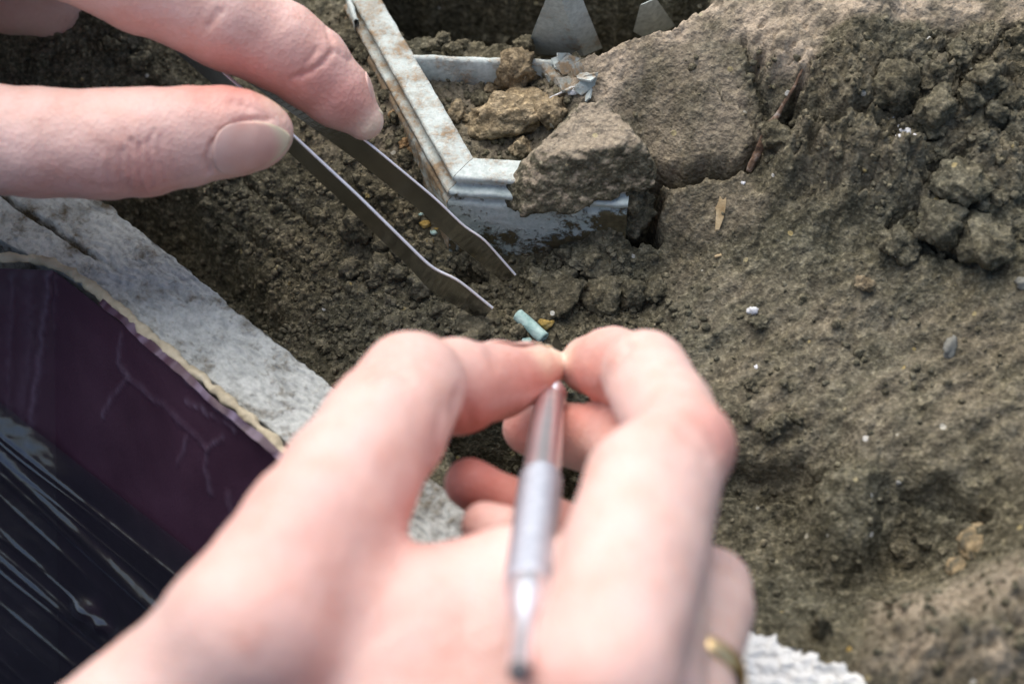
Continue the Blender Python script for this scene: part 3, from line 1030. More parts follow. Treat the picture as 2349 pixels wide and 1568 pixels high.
for (b0, dr, wd, am) in ((62, 0.10, 12, .06), (92, 0.06, 7, .03), (30, .01, 5, .02), (250, 0.02, 10, .05), (268, 0.03, 5, .025)):
    hh = hh + am * np.exp(-((bb - b0 - dr * aa) / wd) ** 2)
for (u0, v0, rad, am) in ((212, 1390, 26, .16), (245, 1425, 18, .12), (300, 1450, 22, .10)):
    hh = hh + am * np.exp(-(((uu - u0) / rad) ** 2 + ((vv - v0) / rad) ** 2))
FP = FP + NB * hh[..., None]
me = grid_mesh('plastic_film', FP)
if np.mean([p.normal @ Vector(NB) for p in me.polygons][::50]) < 0:
    me.flip_normals()
tag(obj('plastic_film', me, M_film), 'wrinkled clear plastic film with bright streaks stretched over the purple board', 'plastic film')

# ------------------------------------------------------------------ white lattice frame
frame = thing('lattice_frame', 'pale weathered frame with a mitred corner and stepped mouldings, half buried in soil', 'frame')


def offset_path(pts, o, side):
    """2D polyline offset by o with mitres; side=+1 to the right of travel"""
    pts = np.asarray(pts, float)
    out = []
    for i in range(len(pts)):
        ds = []
        if i > 0:
            ds.append(unit(pts[i] - pts[i - 1]))
        if i < len(pts) - 1:
            ds.append(unit(pts[i + 1] - pts[i]))
        ns_ = [np.array([d[1], -d[0]]) * side for d in ds]
        if len(ns_) == 1:
            out.append(pts[i] + ns_[0] * o)
        else:
            m = unit(ns_[0] + ns_[1])
            out.append(pts[i] + m * o / (m @ ns_[0]))
    return np.array(out)


zF = 2.0
ipath = np.array([P(u, v, zF)[:2] for (u, v) in [(858, -30), (1085, 362), (1446, 386)]])
PROF = [(0.0, 0.2), (0.0, 2.0), (0.52, 2.0), (0.55, 1.96), (0.55, 1.90), (0.47, 1.87), (0.47, 1.76), (0.66, 1.74), (0.70, 1.71), (0.70, 1.62), (0.60, 1.59), (0.60, 1.52), (0.69, 1.49), (0.72, 1.44), (0.72, 0.0)]
face_from = 12
offs = [offset_path(ipath, o, +1) for (o, z) in PROF]


def bar(i, name, gap):
    n_s = 60
    rows = []
    for (o, z), pth in zip(PROF, offs):
        a, b = pth[i], pth[i + 1]
        d = unit(b - a)
        if i == 0:
            b = b - d * gap
        else:
            a = a + d * gap
        t = np.linspace(0, 1, n_s)
        xy = a[None] * (1 - t)[:, None] + b[None] * t[:, None]
        rows.append(np.concatenate([xy, np.full((n_s, 1), z)], 1))
    # subdivide the profile a little so that the surface can be uneven
    R = np.array(rows)
    dense = [R[0]]
    for k in range(len(R) - 1):
        L = np.linalg.norm(R[k + 1][n_s // 2] - R[k][n_s // 2])
        m = max(1, int(L / 0.06))
        for j in range(1, m + 1):
            dense.append(R[k] * (1 - j / m) + R[k + 1] * (j / m))
    R = np.array(dense)
    q = R.reshape(-1, 3)
    q = q + 0.012 * np.stack([fbm3(q * 5 + 13 * k, 3, 90 + k) for k in range(3)], 1)
    R = q.reshape(R.shape)
    me = grid_mesh(name, np.ascontiguousarray(R.transpose(1, 0, 2)))
    u_, v_, _ = toP(R.transpose(1, 0, 2).reshape(-1, 3))
    zz = R.transpose(1, 0, 2).reshape(-1, 3)[:, 2]
    if i == 1:
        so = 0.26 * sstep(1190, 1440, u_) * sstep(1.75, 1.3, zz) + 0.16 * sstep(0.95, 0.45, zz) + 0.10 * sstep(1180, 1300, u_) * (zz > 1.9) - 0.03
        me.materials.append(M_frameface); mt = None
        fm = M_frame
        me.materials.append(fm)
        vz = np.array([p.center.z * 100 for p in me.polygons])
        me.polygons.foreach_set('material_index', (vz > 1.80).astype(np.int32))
    else:
        so = 0.04 + 0.12 * (zz < 1.5) + 0.08 * sstep(250, 60, v_) + 0.05 * sstep(1.9, 1.8, zz)
        mt = M_frame
    attr(me, 'soil', so)
    return obj(name, me, mt, frame)


bar(0, 'bar', 0.006)
bar(1, 'bar', 0.006)


def box_bar(a, b, wd, h, name, mat, soil=0.0, rough=0.02):
    """a bar lying between two points of its top edge, wd wide, h high"""
    a = np.asarray(a, float); b = np.asarray(b, float)
    d = unit(b - a); sidev = unit(np.cross(d, [0, 0, 1.0]))
    n1 = 40
    t = np.linspace(0, 1, n1)
    ring = [(0, -h), (0, -h / 2), (0, -0.04), (0.04, 0), (wd / 2, 0), (wd - .04, 0), (wd, -0.04), (wd, -h / 2), (wd, -h)]
    R = np.array([[a + (b - a) * tt_ + sidev * o + np.array([0, 0, z]) for (o, z) in ring] for tt_ in t])
    q = R.reshape(-1, 3)
    q = q + rough * np.stack([fbm3(q * 4 + 5 * k, 3, 70 + k) for k in range(3)], 1)
    me = grid_mesh(name, q.reshape(R.shape))
    attr(me, 'soil', np.full(len(q), soil))
    return obj(name, me, mat, frame)


box_bar(P(938, 122, 2.0), P(1268, 134, 2.0), 0.16, 1.0, 'cross_bar', M_frame, 0.02)
box_bar(P(1258, 138, 1.98), P(1352, 232, 1.9), 0.20, 1.0, 'side_bar', M_frame, 0.10, 0.05)
# second bar beyond the left one, seen at the top edge
box_bar(P(800, -25, 2.0), P(822, 42, 1.95), 0.10, 0.8, 'side_bar', M_frame, 0.02)
# flakes broken off the side bar
for k in range(11):
    u0 = 1275 + 75 * rnd.random(); v0 = 150 + (u0 - 1275) * 0.75 + rnd.uniform(-30, 35)
    c = G(u0, v0) + np.array([0, 0, rnd.uniform(0.02, 0.22)])
    ang = rnd.uniform(0, 6.28); L = rnd.uniform(0.16, 0.36); W_ = rnd.uniform(0.07, 0.20)
    ax = np.array([math.cos(ang), math.sin(ang), rnd.uniform(-.8, .8)]); ay = np.cross(ax, [rnd.uniform(-1, 1), rnd.uniform(-1, 1), 1.0])
    ax = unit(ax) * L; ay = unit(ay) * W_
    poly = [c - ax - ay * .6, c + ax * .2 - ay, c + ax - ay * .1, c + ax * .3 + ay, c - ax * .8 + ay * .7]
    o = prism('flake', poly, 0.035, np.cross(ax, ay), M_frame, frame, rough=0.02, seed=k)
    attr(o.data, 'soil', np.full(len(o.data.vertices), rnd.choice([-.02, 0.05, 0.12])))

# pale pieces standing up behind the frame
g0 = G(1300, 112)
def standing(name, poly, base_uv, back, thick, mat, label, lean=0.0, soil=-0.05):
    gb = P(*base_uv, 1.3)
    nrm = np.array([0, 1.0, 0.0])
    pts = []
    for (u, v) in poly:
        r = ray(u, v)
        nn = unit(np.array([lean, 1.0, 0.35]))
        t = ((gb - CAM) @ nn) / (r @ nn)
        pts.append(CAM + r * t)
    o = prism(name, pts, thick, back, mat, None, bevel=0.015, rough=0.03)
    attr(o.data, 'soil', np.full(len(o.data.vertices), soil))
    return tag(o, label, 'shard', 'pale shards standing behind the frame')


standing('shard', [(1205, 125), (1222, 70), (1248, 0), (1258, -40), (1272, -45), (1300, 30), (1340, 130)], (1290, 130), (0.75, 0.5, 0.0), 0.45, M_frame,
         'tall pale triangular shard standing behind the cross bar', 0.25)
standing('shard', [(1452, 74), (1466, 12), (1474, 10), (1520, 74), (1490, 95)], (1480, 95), (0.9, 0.6, 0.0), 0.35, M_frame,
         'small pale blue-green pointed shard rising behind the dusty soil ridge', -0.1, -0.2)
M_wood = varied('dark_wood', [(0.3, (0.14, 0.095, 0.055)), (0.7, (0.26, 0.19, 0.115))], 90, rough=0.85, bdist=0.0006)
for (u, wpx, dd, lab) in ((1012, 16, 46.0, 'thin dark brown post in the pit behind the frame'), (1066, 26, 46.6, 'wider brown post in the pit behind the frame, right of the thin one')):
    a = D(u - wpx, 85, dd); b = D(u + wpx, 85, dd); c = D(u + wpx * 1.1, -60, dd - 0.3); d = D(u - wpx * 1.1, -60, dd - 0.3)
    a[2] -= 1.5; b[2] -= 1.5
    tag(prism('wooden_post', [a, b, c, d], 0.5, (0.1, 1, 0), M_wood, bevel=0.04, rough=0.06), lab, 'post', 'posts in the pit behind the frame')


# ------------------------------------------------------------------ clods
def icosphere(sub):
    import bmesh
    bm = bmesh.new()
    bmesh.ops.create_icosphere(bm, subdivisions=sub, radius=1.0)
    V = np.array([v.co[:] for v in bm.verts]); F = np.array([[v.index for v in f.verts] for f in bm.faces])
    bm.free()
    return V, F


ICO = {s: icosphere(s) for s in (1, 2, 3, 4)}


def rock(seed, sub, planes=11, rough=0.16, sharp=9.0):
    V, F = ICO[sub]
    r_ = np.random.default_rng(seed)
    nn = r_.normal(size=(planes, 3)); nn /= np.linalg.norm(nn, axis=1, keepdims=True)
    hh_ = r_.uniform(0.68, 1.05, planes)
    dots = np.clip(V @ nn.T, 1e-3, None)
    ks = (dots / hh_) ** sharp
    r = 1.0 / (ks.sum(1) + (1 / 1.15) ** sharp) ** (1 / sharp)
    r = r * (1 + rough * fbm3(V * 1.9 + seed * 3.3, 4, seed % 97, 0.55) + rough * 0.45 * fbm3(V * 6 + seed, 3, seed % 89) - rough * 0.8 * sstep(0.45, 0.9, 1 - np.abs(fbm3(V * 1.5 + seed * 1.7, 2, seed % 83)) * 1.6) * 0.5)
    return V * r[:, None], F


POOL = [mesh_from('clod', *rock(100 + k, 4, planes=9, rough=0.24, sharp=16.0)) for k in range(16)]
for me in POOL:
    me.materials.append(M_clod)
POOL_O = [m.copy() for m in POOL[:8]]
for me in POOL_O:
    me.materials.clear(); me.materials.append(M_orange)
POOL_B = [m.copy() for m in POOL[:8]]
for me in POOL_B:
    me.materials.clear(); me.materials.append(M_buff)


def clod(u, v, rpx, label, group=None, pool=None, name='clod', sink=0.35, asp=(1, 1, 1), rz=None, cat='clod', k=None, base=None):
    g = G(u, v) if base is None else base
    d = (g - CAM) @ FWD
    r = rpx * d / FPX
    pool = pool or POOL
    me = pool[k if k is not None else rnd.randrange(len(pool))]
    o = bpy.data.objects.new(name, me)
    C.objects.link(o)
    sz = r * asp[2]
    o.location = (g + np.array([0, 0.15 * r, sz * (0.85 - 2 * sink * 0.5)])) * 0.01
    o.scale = (r * asp[0], r * asp[1], sz)      # unit meshes are 1 cm in radius
    o.rotation_euler = (rnd.uniform(-.3, .3), rnd.uniform(-.3, .3), rnd.uniform(0, 6.28) if rz is None else rz)
    tag(o, label, cat, group)
    return o


# single clods one can name
clod(2160, 530, 62, 'faceted clod in the middle of the three large clods at the right', None, asp=(1, .9, .9), k=1)
clod(2068, 575, 46, 'small triangular clod left of the three large clods, on the right slope', None, asp=(1.1, .9, .7), k=2)
clod(2250, 582, 70, 'largest rounded clod on the right slope, with a crack across it', None, asp=(1.1, .95, .8), k=3)
clod(2200, 432, 58, 'flat-sided clod above the three large clods at the right', None, asp=(1.1, .9, .8), k=5, sink=.5)
clod(2055, 235, 62, 'peaked clod with white flecks beneath it in the upper right face', None, asp=(1, .9, 1.0), k=6)
clod(2150, 262, 48, 'rounded clod right of the peaked one in the upper right face', None, asp=(1.1, 1, .8), k=7)
clod(2255, 190, 34, 'knobbly clod near the right edge, beside a white speck', None, k=10)
clod(1790, 335, 38, 'small clod pressed against the upper end of the dry stalk', None, k=11)
clod(2170, 375, 22, 'small pale clod just above the flat-sided clod', None, k=12)
clod(1790, 975, 24, 'largest of the little clods beside the right hand knuckle', None, k=13)
clod(1820, 965, 16, 'thin clod leaning on the largest little clod beside the knuckle', None, asp=(.6, 1.4, .9), k=14)
clod(1765, 1000, 23, 'round little clod lowest beside the knuckle', None, k=15)
clod(1710, 955, 20, 'narrow little clod nearest the index knuckle', None, asp=(.6, 1.3, .8), k=4)
clod(1745, 745, 24, 'small flat clod just below the white fleck on the slope', None, asp=(1.3, .8, .6), k=0)
clod(1985, 660, 20, 'pale little clod beside a dark dent on the slope', None, k=3, pool=POOL_B)
clod(1885, 1450, 30, 'pointed little clod beside the plaster in the lower right', None, asp=(.8, .9, 1.3), k=2)
# frame cell: brown stones and crumbs
clod(1195, 195, 52, 'upright brown lump lying in the frame cell under the cross bar', None, POOL_B, asp=(.95, .8, 1.1), k=1, sink=.3)
clod(1165, 285, 78, 'long buff lump with a crumbly edge in the middle of the frame cell', None, POOL_B, asp=(1.15, .7, .55), k=4, rz=0.1, sink=.2)
clod(1272, 275, 40, 'buff lump at the right of the frame cell, against the soil block', None, POOL_B, asp=(.8, .9, .9), k=5)
clod(1100, 243, 26, 'grey lump behind the long buff lump in the frame cell', None, asp=(1.1, .8, .9), k=6)
clod(1045, 270, 24, 'small round buff lump by the left bar in the frame cell', None, POOL_B, k=3)
clod(1195, 345, 28, 'buff lump in front of the long lump, near the soil block', None, POOL_B, asp=(1, .9, .7), k=2)
clod(1228, 245, 16, 'tiny lump between the brown and buff lumps in the frame cell', None, POOL_B, k=7)
# left of the frame
clod(820, 100, 44, 'grey clod left of the frame bar, by the index knuckle', None, asp=(.8, 1.3, .8), k=9)
clod(850, 138, 34, 'grey clod below the larger one, left of the frame bar', None, asp=(1.1, .8, .7), k=10)
clod(800, 55, 20, 'small clod at the top, between index finger and frame bar', None, k=11)
# soil below the tweezers
clod(820, 535, 40, 'roundish clod below the near tweezer arm, largest of its row', None, k=1)
clod(880, 540, 26, 'clod right of the roundish one below the near tweezer arm', None, k=2)
clod(915, 590, 17, 'little round clod at the end of the row below the near tweezer arm', None, k=3)
clod(962, 665, 30, 'dark clod beside the bend of the near tweezer arm', None, k=4)
clod(1110, 620, 30, 'flat clod lying in the gap between the tweezer tips', None, asp=(1.4, .8, .6), k=8)
clod(1425, 470, 42, 'dark crust of soil over the buried right end of the frame', None, asp=(1.0, .7, .9), k=13, base=P(1450, 470, 1.35))
clod(1385, 520, 34, 'greenish dark clod against the right foot of the frame face', None, asp=(1.3, .7, .8), k=7, base=P(1395, 540, 0.75))
clod(1448, 520, 48, 'dark clod in the gap at the right end of the frame', None, asp=(1.2, .7, 1.5), k=9, base=P(1440, 520, 0.75))
clod(1320, 600, 40, 'flat dark clod at the foot of the frame', None, asp=(1.4, .8, .6), k=9)
clod(1385, 695, 48, 'large dark clod split by a crack, right of the bead', None, k=10, sink=.5)
clod(1280, 690, 56, 'broad brown clod behind the bead', None, asp=(1.2, .9, .6), k=12, sink=.5)
clod(1445, 690, 36, 'dark clod right of the split one beside the bead', None, k=13)
clod(1300, 640, 22, 'little clod left of the far tweezer tip, on the brown clod', None, k=14)
clod(1290, 655, 22, 'little dark clod behind the broad brown clod', None, k=15)
clod(1090, 760, 44, 'brown clod under the near tweezer tip', None, asp=(1.3, .9, .6), k=5, sink=.4)
clod(1190, 770, 22, 'clod left of the bead by the thumb', None, k=6, asp=(1.1, .8, .7))


ORD = ['first', 'second', 'third', 'fourth', 'fifth', 'sixth', 'seventh', 'eighth', 'ninth', 'tenth', 'eleventh', 'twelfth']
VV, FF, cnt = [], [], 0
CR2 = [rock(400 + k, 2, planes=9, rough=0.24, sharp=14.0) for k in range(6)]


def crumb(bv, bf, c, r, flat=0.8):
    global cnt
    q = rng.normal(size=3)
    R_ = np.array(Matrix.Rotation(rng.uniform(0, 6.28), 3, Vector(q)))
    VV.append((bv * rng.uniform(.6, 1.25, 3)) @ R_.T * r + c)
    FF.append(bf + cnt); cnt += len(bv)


def scatter(n, polypx, rpx, label, group, pool=None, sink=.35, pw=2.0):
    us = [p[0] for p in polypx]; vs = [p[1] for p in polypx]
    k = 0
    big = []
    while k < n:
        u = rnd.uniform(min(us), max(us)); v = rnd.uniform(min(vs), max(vs))
        if poly_sd(np.array([u]), np.array([v]), polypx)[0] > 0:
            continue
        k += 1
        r = rpx[0] + (rpx[1] - rpx[0]) * rnd.random() ** pw
        if r < 11.5:
            g = G(u, v)
            crumb(*CR2[k % 6], g + np.array([0, 0, r * .004]), r * ((g - CAM) @ FWD) / FPX)
            continue
        big.append((u, clod(u, v, r, label, group, pool, sink=sink, asp=(rnd.uniform(.85, 1.3), rnd.uniform(.8, 1.1), rnd.uniform(.65, 1)))))
    big.sort(key=lambda t_: t_[0])
    for i_, (u, o) in enumerate(big):
        o['label'] = label + ', ' + (ORD[i_] + ' from the left' if i_ < 12 else (ORD[len(big) - 1 - i_] + ' from the right'))


scatter(24, [(760, 500), (860, 480), (1000, 640), (1060, 740), (900, 760), (780, 600)], (10, 28), 'small clod below the near tweezer arm', 'small clods below the near tweezer arm')
scatter(18, [(720, 310), (900, 420), (1040, 560), (980, 600), (830, 460)], (8, 20), 'small crumbly clod between the two tweezer arms', 'small clods between the tweezer arms')
scatter(26, [(1200, 570), (1440, 560), (1510, 680), (1440, 760), (1300, 730), (1210, 640)], (10, 32), 'small dark clod between bead and frame', 'small clods beside the bead')
scatter(10, [(1050, 160), (1190, 160), (1320, 260), (1180, 330), (1060, 300)], (8, 18), 'small buff crumb of earth in the frame cell', 'small lumps in the frame cell', POOL_B)
scatter(20, [(800, 80), (850, 130), (1000, 390), (940, 420), (880, 330), (900, 260)], (8, 22), 'small clod left of the frame bar', 'small clods left of the frame bar')
scatter(14, [(810, 60), (860, 110), (990, 370), (960, 390), (900, 280)], (7, 16), 'orange crumb of earth left of the frame bar', 'orange crumbs left of the frame bar', POOL_O)
scatter(24, [(2060, 170), (2330, 90), (2349, 320), (2240, 340), (2090, 320)], (12, 32), 'small clod in the upper right corner', 'small clods in the upper right corner')
scatter(10, [(2120, 460), (2330, 420), (2349, 640), (2180, 660)], (8, 18), 'small clod among the large clods on the slope', 'small clods by the large ones at the right')
scatter(12, [(1690, 880), (1830, 880), (1850, 990), (1720, 1010)], (7, 14), 'crumb of soil beside the index knuckle', 'crumbs beside the index knuckle')
scatter(14, [(460, 400), (560, 400), (600, 520), (480, 540)], (8, 18), 'pinkish crumb of soil below the left thumb', 'crumbs below the left thumb')
scatter(14, [(900, 85), (1200, 85), (1250, 120), (980, 125)], (10, 24), 'clod behind the cross bar of the frame', 'clods behind the cross bar')
scatter(12, [(0, 100), (330, 100), (420, 190), (0, 190)], (9, 24), 'small clod between left index finger and thumb', 'small clods behind the left thumb')
scatter(10, [(2060, 1160), (2250, 1220), (2220, 1330), (2050, 1320)], (8, 20), 'small clod in the hollow at lower right', 'small clods in the hollow')
scatter(10, [(560, 700), (760, 800), (880, 800), (800, 850), (620, 740)], (7, 15), 'small crumb at the foot of the plaster rim', 'small crumbs by the plaster rim')

# countless crumbs and grains
base = [rock(300 + k, 1, rough=0.2) for k in range(6)]
mask = np.clip(0.04 + trench * 0.9 + nearframe * 0.9 + celld * 0.7 + leftpatch * 0.7 + rough_top * 0.6 + slope * 0.05 + ridge * 0.3 + hollow * 0.1 - dusty * 0.5 - pit, 0, 1)
made = 0
while made < 9000:
    x = rng.uniform(-12, 12.5); y = rng.uniform(-10, 12)
    m_ = mask[int((y - Y0) / GS), int((x - X0) / GS)]
    if rng.random() > m_:
        continue
    r = 0.022 + 0.085 * rng.random() ** 3.0
    bv, bf = base[made % 6]
    crumb(bv, bf, np.array([x, y, h_at(x, y) + r * 0.15]), r)
    made += 1
me = mesh_from('soil_crumbs', np.concatenate(VV), np.concatenate(FF))
tag(obj('soil_crumbs', me, M_clod), 'loose crumbs and grains of soil strewn over the dig', kind='stuff')

# ------------------------------------------------------------------ the soil block lying on the frame's corner
def block(name, planes, lo, hi, h, rough, label, seed, dry=0.3):
    def sdf(X):
        d = np.full(len(X), -1e9, np.float32)
        for (p, n) in planes:
            n = unit(n)
            e = (X - p.astype(np.float32)) @ n.astype(np.float32)
            d = np.maximum(d, e) if d[0] < -1e8 else -smin(-d, -e, 0.12)
        return d + rough * fbm3(X * 1.7, 3, seed) + rough * 0.55 * fbm3(X * 5, 4, seed + 9, 0.6)
    V, Q = sdf_mesh(sdf, lo, hi, h)
    me = mesh_from(name, V, Q)
    g = sdf_grad(sdf, V.astype(np.float32))
    attr(me, 'dry', np.clip(dry * sstep(0.45, 0.9, g[:, 2]), 0, 1))
    return tag(obj(name, me, M_soil), label, 'soil block')


c0 = P(1345, 360, 2.2)
pl = [(P(1345, 335, 2.75), (-0.10, -0.12, 1.0)), (P(1345, 352, 2.7), (0.10, -0.90, 0.42)), (P(1185, 372, 2.15), (-0.75, -0.35, 0.45)), (P(1500, 400, 2.3), (0.95, -0.1, 0.15)),
      (P(1455, 310, 2.6), (0.7, 0.45, 0.4)), (P(1255, 315, 2.5), (-0.65, 0.5, 0.45)), (P(1370, 262, 2.5), (0.1, 0.95, 0.3)), (P(1345, 400, 1.62), (0.16, -0.1, -1.0))]
block('soil_block', pl, c0 - np.array([2.4, 2.4, 2.4]), c0 + np.array([2.4, 2.6, 2.4]), 0.042, 0.07,
      'loose angular block of soil fallen across the corner of the pale frame', 5, 0.65)

# ------------------------------------------------------------------ small finds and litter
def lying(uv1, uv2, lift=0.05):
    a = G(*uv1); b = G(*uv2)
    a = a + np.array([0, 0, lift]); b = b + np.array([0, 0, lift])
    return a, b


a, b = lying((1187, 733), (1248, 788), 0.16)
t = np.linspace(0, 1, 24)
pts = a[None] * (1 - t)[:, None] + b[None] * t[:, None]
axis = unit(b - a)
bead = thing('tube_bead', 'small turquoise tube bead lying in the soil before the tweezer tips', 'bead')
seg = 20
ph = np.linspace(0, 2 * math.pi, seg, endpoint=False)
A1 = unit(np.cross(axis, [0, 0, 1.0])); B1 = np.cross(axis, A1)
ro, ri = 0.125, 0.055
rings = []
for (s, r) in [(0.03, ri), (0.0, ri + .015), (0.0, ro - .02), (0.02, ro)] + [(x, ro) for x in np.linspace(0.08, .92, 10)] + [(0.98, ro), (1.0, ro - .02), (1.0, ri + .015), (.97, ri), (0.5, ri)]:
    rings.append([a + (b - a) * s + r * (np.cos(p) * A1 + np.sin(p) * B1) for p in ph] + [a + (b - a) * s + r * A1])
R = np.array(rings)
q = R.reshape(-1, 3); q = q + 0.008 * np.stack([fbm3(q * 9 + 3 * k, 2, 5 + k) for k in range(3)], 1)
R = q.reshape(R.shape); R[:, -1] = R[:, 0]
obj('tube', grid_mesh('tube', R), M_bead, bead)


def small_rock(name, u, v, rpx, mat, label, cat, asp=(1, 1, 1), seed=1, rz=0, lift=0.2, group=None):
    V, F = rock(500 + seed, 3, rough=0.25)
    g = G(u, v); r = rpx * ((g - CAM) @ FWD) / FPX
    c, s = math.cos(rz), math.sin(rz)
    V = V * np.array(asp) * r
    V = np.stack([V[:, 0] * c - V[:, 1] * s, V[:, 0] * s + V[:, 1] * c, V[:, 2]], 1)
    me = mesh_from(name, V, F)
    o = obj(name, me, mat)
    o.location = (g + np.array([0, 0, r * lift])) * 0.01
    return tag(o, label, cat, group)


small_rock('ochre_flake', 1253, 744, 20, M_ochre, 'yellow ochre flake behind the turquoise bead', 'flake', (1.1, .8, .6), 1)
small_rock('white_fleck', 1727, 716, 13, M_white, 'bright white fleck alone on the right slope', 'fleck', (1, .8, .8), 2)
small_rock('white_fleck', 1735, 842, 6, M_white, 'tiny white fleck below the bright one on the slope', 'fleck', (1, 1, .8), 3)
small_rock('white_fleck', 2292, 202, 9, M_white, 'white speck on a knobbly clod near the right edge', 'fleck', (1, .8, 1.2), 4, lift=1.2)
small_rock('white_fleck', 1704, 420, 6, M_white, 'tiny white speck on the lower block beside the crack', 'fleck', (1, 1, .8), 5)
for k, (u, v, r) in enumerate([(2062, 290, 11), (2078, 300, 12), (2066, 312, 9), (2092, 296, 7), (2100, 310, 6), (2050, 268, 6), (2040, 272, 5)]):
    small_rock('white_fleck', u, v, r, M_white, 'white crumb below the peaked clod, ' + ['largest of the patch', 'second largest of the patch', 'lowest of the big three', 'right of the big three', 'rightmost of the patch', 'left one nearest the clod', 'leftmost of the patch'][k], 'fleck', (1.3, .8, .35), 6 + k, lift=.1, group='white crumbs below the peaked clod')
small_rock('bone_fragment', 2235, 1240, 46, M_bone, 'upper yellowish fragment in the hollow at lower right', 'fragment', (.7, 1.3, .38), 14, -0.6, lift=.1)
small_rock('bone_fragment', 2205, 1295, 42, M_bone, 'lower yellowish fragment in the hollow at lower right', 'fragment', (1.2, .8, .3), 15, 0.5, lift=.1)
small_rock('pointed_stone', 2178, 800, 34, M_greystone, 'grey pointed stone sunk in the right slope', 'stone', (.55, 1.2, .6), 16, -0.5)
small_rock('green_crumb', 1212, 785, 12, M_bead, 'pale green crumb left of the bead by the thumb', 'crumb', (1.2, .8, .6), 17)
small_rock('orange_crumb', 1948, 1490, 8, M_ochre, 'tiny orange crumb above the plaster at lower right', 'crumb', (1, .9, .8), 18)
small_rock('pale_crumb', 2345, 655, 18, M_greystone, 'pale grey stone at the right edge below the large clods', 'stone', (1, .9, .8), 19)
for k, (u, v, r) in enumerate([(975, 515, 12), (996, 535, 9), (1005, 525, 8), (968, 492, 7), (990, 555, 8), (983, 565, 7), (1040, 545, 14)]):
    small_rock('green_crumb', u, v, r, M_bead if k % 2 else M_ochre, ('yellow' if k % 2 == 0 else 'pale green') + ' crumb of corrosion between the tweezer arms, ' + ['second', 'fifth', 'sixth', 'first', 'fourth', 'third', 'seventh'][k] + ' from the left', 'crumb', (1.2, .8, .6), 20 + k, group='corrosion crumbs between the tweezer arms')
small_rock('frame_chip', 1318, 210, 18, M_white, 'small white chip inside the right of the frame cell', 'chip', (1.0, .7, .6), 31)
a, b = lying((1262, 235), (1312, 212), 0.12)
tag(obj('frame_splinter', tube_mesh('frame_splinter', a[None] * (1 - t)[:, None] + b[None] * t[:, None], 0.045 * np.ones(24), 8, squash=.5), M_white), 'pale splinter leaning at the right of the frame cell', 'splinter')

a, b = lying((1657, 458), (1642, 536), 0.06)
ax_ = unit(b - a); sx_ = unit(np.cross(ax_, [0, 0, 1.0])); L_ = np.linalg.norm(b - a)
pl_ = [a + ax_ * L_ * q + sx_ * w_ for (q, w_) in [(0, .06), (.06, .02), (.1, -.02), (.0, -.07), (.35, -.10), (.62, -.09), (.97, -.05), (1.0, .02), (.72, .05), (.42, .07), (.38, .10), (.18, .06)]]
tag(prism('straw', pl_, 0.045, (0, 0, 1), M_straw, bevel=0.006, rough=0.012), 'broken yellow straw lying on the lower soil block', 'straw')
a, b = lying((1640, 592), (1655, 588), 0.04)
tag(obj('straw', tube_mesh('straw', a[None] * (1 - t)[:, None] + b[None] * t[:, None], 0.03 * np.ones(24), 6), M_straw), 'tiny straw fragment below the long straw', 'straw')
sp_ = [G(u, v, BASE) + np.array([0, 0, l]) for (u, v, l) in [(1716, 402, .10), (1738, 365, .25), (1765, 318, .40), (1790, 280, .40), (1812, 240, .35), (1838, 185, .30)]]
sp_, ss_ = smooth_path(sp_, 60, 6)
rs = np.interp(np.linspace(0, 1, 60), [0, .2, .45, .6, 1], [.055, .085, .085, .04, .02])
tag(obj('dead_stalk', tube_mesh('dead_stalk', sp_ + 0.02 * np.stack([noise2(ss_ * 3, ss_ * 0 + k, 10 + k) for k in range(3)], 1), rs * (1 + .2 * noise2(ss_ * 6, ss_ * 0, 4)), 10, squash=.6), M_stalk),
    'dry brown stalk stuck in the crack beside the cracked soil slab', 'stalk')

# ------------------------------------------------------------------ tweezers
tw_ = thing('tweezers', 'steel tweezers with two flat-tipped arms held in the left hand', 'tweezers')


